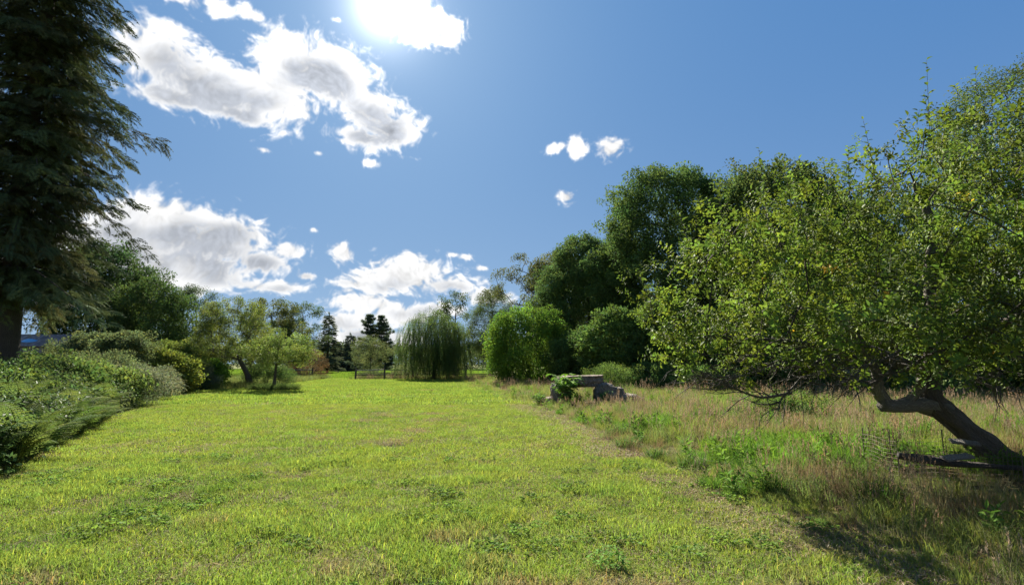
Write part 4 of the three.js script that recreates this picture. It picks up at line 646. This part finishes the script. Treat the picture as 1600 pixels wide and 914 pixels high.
{
  const r = rng(600), A = new Copies(), B = new Copies(), C = new Copies(), F = new Copies(), TH = new Copies(), CL = new Copies();
  const fan = (d0, d1, per, wide, f) => { const area = wide * (d1 * d1 - d0 * d0), n = Math.round(area * per); for (let k = 0; k < n; k++) { const D = Math.sqrt(d0 * d0 + r() * (d1 * d1 - d0 * d0)), x = (r() * 2 - 1) * wide * D; f(x, D); } };
  const border = (x, D) => { const e = edgeR(x, D); if (e > -1.1 && e < 0.5 && r() < 0.75 * sstep(-1.1, -0.2, e)) TH.up([x, land(x, -D), -D], r() * 6.28, (D > 9.5 ? 1.5 : 1) + r() * 0.6, 1, vary(r, r() < 0.6 ? [0.24, 0.19, 0.1] : [0.19, 0.14, 0.085], 0.22, 0.1)); };
  const lawn = (x, D) => edgeR(x, D) < 0.5 + 0.4 * noise3(x * 2, 1, D * 2) && edgeL(x, D) < 0.3;
  fan(2.6, 9.5, 92, 1.06, (x, D) => { border(x, D); if (!lawn(x, D)) return; const y = land(x, -D), c = lawnTint(r, x, -D), n = noise3(x * 0.8, 5, D * 0.8), b = fbm(x * 1.1, 6, -D * 1.1, 3);
    (n > 0.15 ? B : A).up([x, y, -D], r() * 6.28, 0.85 + r() * 0.45, 0.7 + 0.5 * r() + 0.5 * Math.max(0, n), c);
    if (r() < 0.2 + 0.6 * sstep(0.1, 0.35, b)) TH.up([x + r() * 0.1, y, -D + r() * 0.1], r() * 6.28, 0.8 + r() * 0.6, 0.8, vary(r, r() < 0.5 ? STRAW : BROWN, 0.2, 0.1));
    if (noise3(x * 0.9 + 20, 2, D * 0.9) > 0.05 && r() < 0.07) CL.up([x, y, -D], r() * 6.28, 0.8 + r() * 0.6, 1, vary(r, [0.12, 0.2, 0.03], 0.2, 0.1)); });
  fan(9.5, 22, 44, 1.05, (x, D) => { border(x, D); if (!lawn(x, D)) return; const y = land(x, -D), b = fbm(x * 1.1, 6, -D * 1.1, 3); C.up([x, y, -D], r() * 6.28, 0.75 + r() * 0.5, 0.7 + 0.6 * r(), lawnTint(r, x, -D)); if (r() < 0.14 + 0.5 * sstep(0.1, 0.35, b)) TH.up([x, y, -D], r() * 6.28, 1.3 + r() * 0.6, 0.8, vary(r, r() < 0.5 ? STRAW : BROWN, 0.2, 0.1)); });
  fan(22, 64, 10, 0.72, (x, D) => { border(x, D); if (!lawn(x, D)) return; F.up([x, land(x, -D), -D], r() * 6.28, 0.6 + r() * 0.4, 0.75 + 0.5 * r(), lawnTint(r, x, -D)); });
  for (let k = 0; k < 16000; k++) { const D = 62 + r() * 105, x = -D * (0.05 + 0.5 * r()); F.up([x, 0, -D], r() * 6.28, 1.1 + r() * 0.8, 1.3, vary(r, [0.12, 0.2, 0.022], 0.25, 0.1)); }
  const lab = 'mown yellow-green lawn with dry patches in the middle of the scene';
  tag(A.build('lawn_grass', T.lawn, M.grass), lab, 'grass', null, 'stuff'); tag(B.build('lawn_grass', T.lawnB, M.grass), lab, 'grass', null, 'stuff'); tag(C.build('lawn_grass', T.mid, M.grass), lab, 'grass', null, 'stuff'); tag(F.build('lawn_grass', T.far, M.grass), lab, 'grass', null, 'stuff');
  tag(TH.build('dry_clippings', T.thatch, M.dry), 'dry grass clippings and thatch scattered over the lawn', 'clippings', null, 'stuff'); tag(CL.build('clover', T.clover, M.grass), 'patches of small clover leaves in the near lawn', 'clover', null, 'stuff');
}
{
  const r = rng(640), TA = new Copies(), TD = new Copies(), MT = new Copies(), SD = new Copies(), WD = new Copies();
  const wild = (x, D, s = 1) => {
    const e = edgeR(x, D); if (e < -0.1 || D > 62) return; const y = land(x, -D), n = fbm(x * 0.45, 3, D * 0.45, 3), n2 = fbm(x * 0.9 + 7, 8, D * 0.9, 3), grow = (0.5 + 0.28 * sstep(0, 2, e) + 0.4 * n2) * s * (1 - 0.62 * sstep(1.1, 0.7, Math.hypot((x - 5.9) / 1.4, (D - 7.2) / 1.3))) * (1 - 0.4 * sstep(1.2, 0.8, Math.hypot((x - 3) / 2.4, (D - 21.5) / 1.8)));
    const lush = Math.max(sstep(-0.02, 0.28, n - 0.3 * n2) * (1 - 0.5 * sstep(16, 34, D)), sstep(1.2, 0.6, Math.hypot((x - 5) / 2.2, (D - 9.2) / 1.7))), brown = sstep(0.05, 0.26, fbm(x * 0.6 + 50, 2, D * 0.4, 3)) * (1 - lush), q = r();
    if (q < (0.47 + 0.42 * lush) * (1 - 0.75 * brown)) TA.up([x, y, -D], r() * 6.28, grow * (0.65 + r() * 0.5), 0.7 + r() * 0.5, vary(r, lush > 0.5 ? [0.105, 0.21, 0.02] : [0.16, 0.21, 0.04], 0.26, 0.16));
    else if (q < 0.7) TD.up([x, y, -D], r() * 6.28, grow * (0.6 + r() * 0.5), 0.7 + r() * 0.5, vary(r, r() < 0.75 - 0.55 * brown ? [0.28, 0.25, 0.115] : [0.21, 0.145, 0.075], 0.22, 0.1));
    else if (q < 0.9) MT.up([x, y, -D], r() * 6.28, grow * (0.7 + r() * 0.5), 0.7, vary(r, r() < 0.5 - 0.4 * brown ? [0.26, 0.2, 0.1] : [0.17, 0.115, 0.06], 0.2, 0.1));
    else SD.up([x, y, -D], r() * 6.28, grow * (0.75 + r() * 0.4), 0.9, vary(r, [0.26, 0.2, 0.12], 0.2, 0.1));
    if (lush > 0.4 && r() < 0.25) WD.along([x, y, -D], [(r() - 0.5) * 0.6, 1, (r() - 0.5) * 0.6], r, 0.6 + r() * 0.5, vary(r, [0.12, 0.22, 0.026], 0.2, 0.1));
  };
  const fan = (d0, d1, per, w0, w1, s) => { const n = Math.round((w1 - w0) / 2 * (d1 * d1 - d0 * d0) * per); for (let k = 0; k < n; k++) { const D = Math.sqrt(d0 * d0 + r() * (d1 * d1 - d0 * d0)); wild((w0 + r() * (w1 - w0)) * D, D, s * (0.85 + 0.3 * r())); } };
  fan(2.6, 8, 60, 0.2, 1.3, 0.9); fan(8, 18, 34, 0.0, 1.15, 1); fan(18, 40, 9, -0.1, 1.05, 1.15); fan(40, 62, 4, -0.16, 0.35, 1.3);
  for (let k = 0; k < 420; k++) { const D = 57 + r() * 6, x = -17 + r() * 18; if (r() < 0.5) TD.up([x, 0, -D], r() * 6.28, 1.1, 0.8 + r() * 0.4, vary(r, [0.22, 0.16, 0.09], 0.2, 0.1)); else TA.up([x, 0, -D], r() * 6.28, 1.0, 0.8, vary(r, [0.1, 0.12, 0.03], 0.2, 0.1)); }
  for (let k = 0; k < 110; k++) { const a = r() * 6.28, q = Math.sqrt(r()); TA.up([-14.7 + Math.cos(a) * q * 1.5, land(-14.7, -34) - 0.02, -34 + Math.sin(a) * q * 1.0], r() * 6.28, 0.95 + r() * 0.4, 0.9, vary(r, [0.07, 0.11, 0.025], 0.2, 0.1)); }
  for (let k = 0; k < 2600; k++) { const D = 32 + r() * 32, x = lawnLeft(D) + 0.2 - r() * 20; (r() < 0.7 ? TA : TD).up([x, land(x, -D), -D], r() * 6.28, 1.0 + r() * 0.6, 0.8, vary(r, [0.13, 0.16, 0.04], 0.25, 0.15)); }
  tag(TA.build('meadow_grass', T.tall, M.grass), 'long green grass in the unmown meadow at right', 'grass', null, 'stuff'); tag(TD.build('meadow_grass', T.tallDry, M.dry), 'long dry tan grass in the unmown meadow at right', 'grass', null, 'stuff');
  tag(MT.build('matted_grass', T.mat, M.dry), 'matted brown grass lying in the meadow at right', 'grass', null, 'stuff'); tag(SD.build('seed_heads', T.seed, M.dry), 'thin grass stalks with brown seed heads in the meadow', 'grass', null, 'stuff'); tag(WD.build('meadow_weeds', T.weed, M.leaf), 'bright leafy weeds among the meadow grass', 'weeds', null, 'stuff');
  // dark grass tussocks along the mown edge
  const tus = thing('grass_tussock', 'thick green grass tussock at the mown edge of the meadow', 'tussock', [2.2, 0, -9], 0, 'grass tussocks along the mown edge'); mesh('blades', tuft(61, 240, 0.2, 0.42, 0.009, 1.2, [0.06, 0.125, 0.016], [0.085, 0.16, 0.02], 0.08, [0.2, 0.15, 0.07]), M.grass, tus);
  [[2.45, 9.4], [2.75, 8.6], [3.0, 7.7], [3.35, 7.4], [3.7, 6.9], [3.2, 6.9], [2.2, 10.6], [2.3, 12.4], [4.1, 6.3], [4.5, 7.3]].forEach(([x, D], i) => { const o = i ? tus.clone() : tus; if (i) { o.name = numbered('grass_tussock'); scene.add(o); } o.position.set(x, land(x, -D) - 0.02, -D); o.rotation.y = i * 2.1; o.scale.set(0.8 + 0.1 * (i % 4), 0.75 + 0.12 * (i % 3), 0.9); });
}
// ------------------------------------------------------------------ leafy weeds
const weedStem = new THREE.MeshStandardMaterial({ color: new THREE.Color().setRGB(0.1, 0.13, 0.04), roughness: 0.8 }); weedStem.name = 'weed_stem';
function weedPlant(label, [x, z], h, n, color, seed) {
  const r = rng(seed), t = thing('leafy_weed', label, 'weed', [x, land(x, z), z]), st = new MB(), lf = new MB();
  for (let k = 0; k < n; k++) {
    const th = k * 2.4, q = 0.1 + 0.25 * r(), p = smooth([[0, 0, 0], [Math.cos(th) * q * 0.5, h * 0.5, Math.sin(th) * q * 0.5], [Math.cos(th) * q * 1.6 * h, h * (0.75 + 0.3 * r()), Math.sin(th) * q * 1.6 * h]], 8); st.tube(p, p.map((_, i) => 0.011 * h * (1 - i / 10)), 5);
    for (let j = 1; j <= 8; j++) for (let e = 0; e < 2; e++) { const a = j * 2.4 + e * 3.14 + r(), d = norm([Math.cos(a), 0.25 - r() * 0.6, Math.sin(a)]); lf.leaf(p[j], d, norm(add([0, 1, 0], ball(r), 0.3)), h * (0.24 + 0.1 * r()), h * 0.11, vary(r, color, 0.2, 0.1), 0.2, 0.5); }
  }
  mesh('stem', st.geo(), weedStem, t); tag(mesh('leaves', lf.geo(), M.leaf, t), null, null, null, 'stuff');
}
weedPlant('tall bright leafy weed in front of the left end of the stone slab', [2.1, -21.5], 1.15, 15, [0.12, 0.23, 0.025], 701);
weedPlant('dark leafy weed under the middle of the stone slab', [2.6, -21.9], 0.42, 10, [0.08, 0.17, 0.02], 702);
weedPlant('low leafy weed at the left of the small pale stone', [1.05, -21.6], 0.5, 12, [0.12, 0.23, 0.025], 703);
weedPlant('low green weed at the foot of the large grey boulder', [3.6, -21.5], 0.5, 9, [0.08, 0.16, 0.02], 704);
weedPlant('small green weed sprouting alone in the near lawn right of centre', [0.78, -4.55], 0.17, 9, [0.1, 0.22, 0.02], 705);

renderer.render(scene, camera);
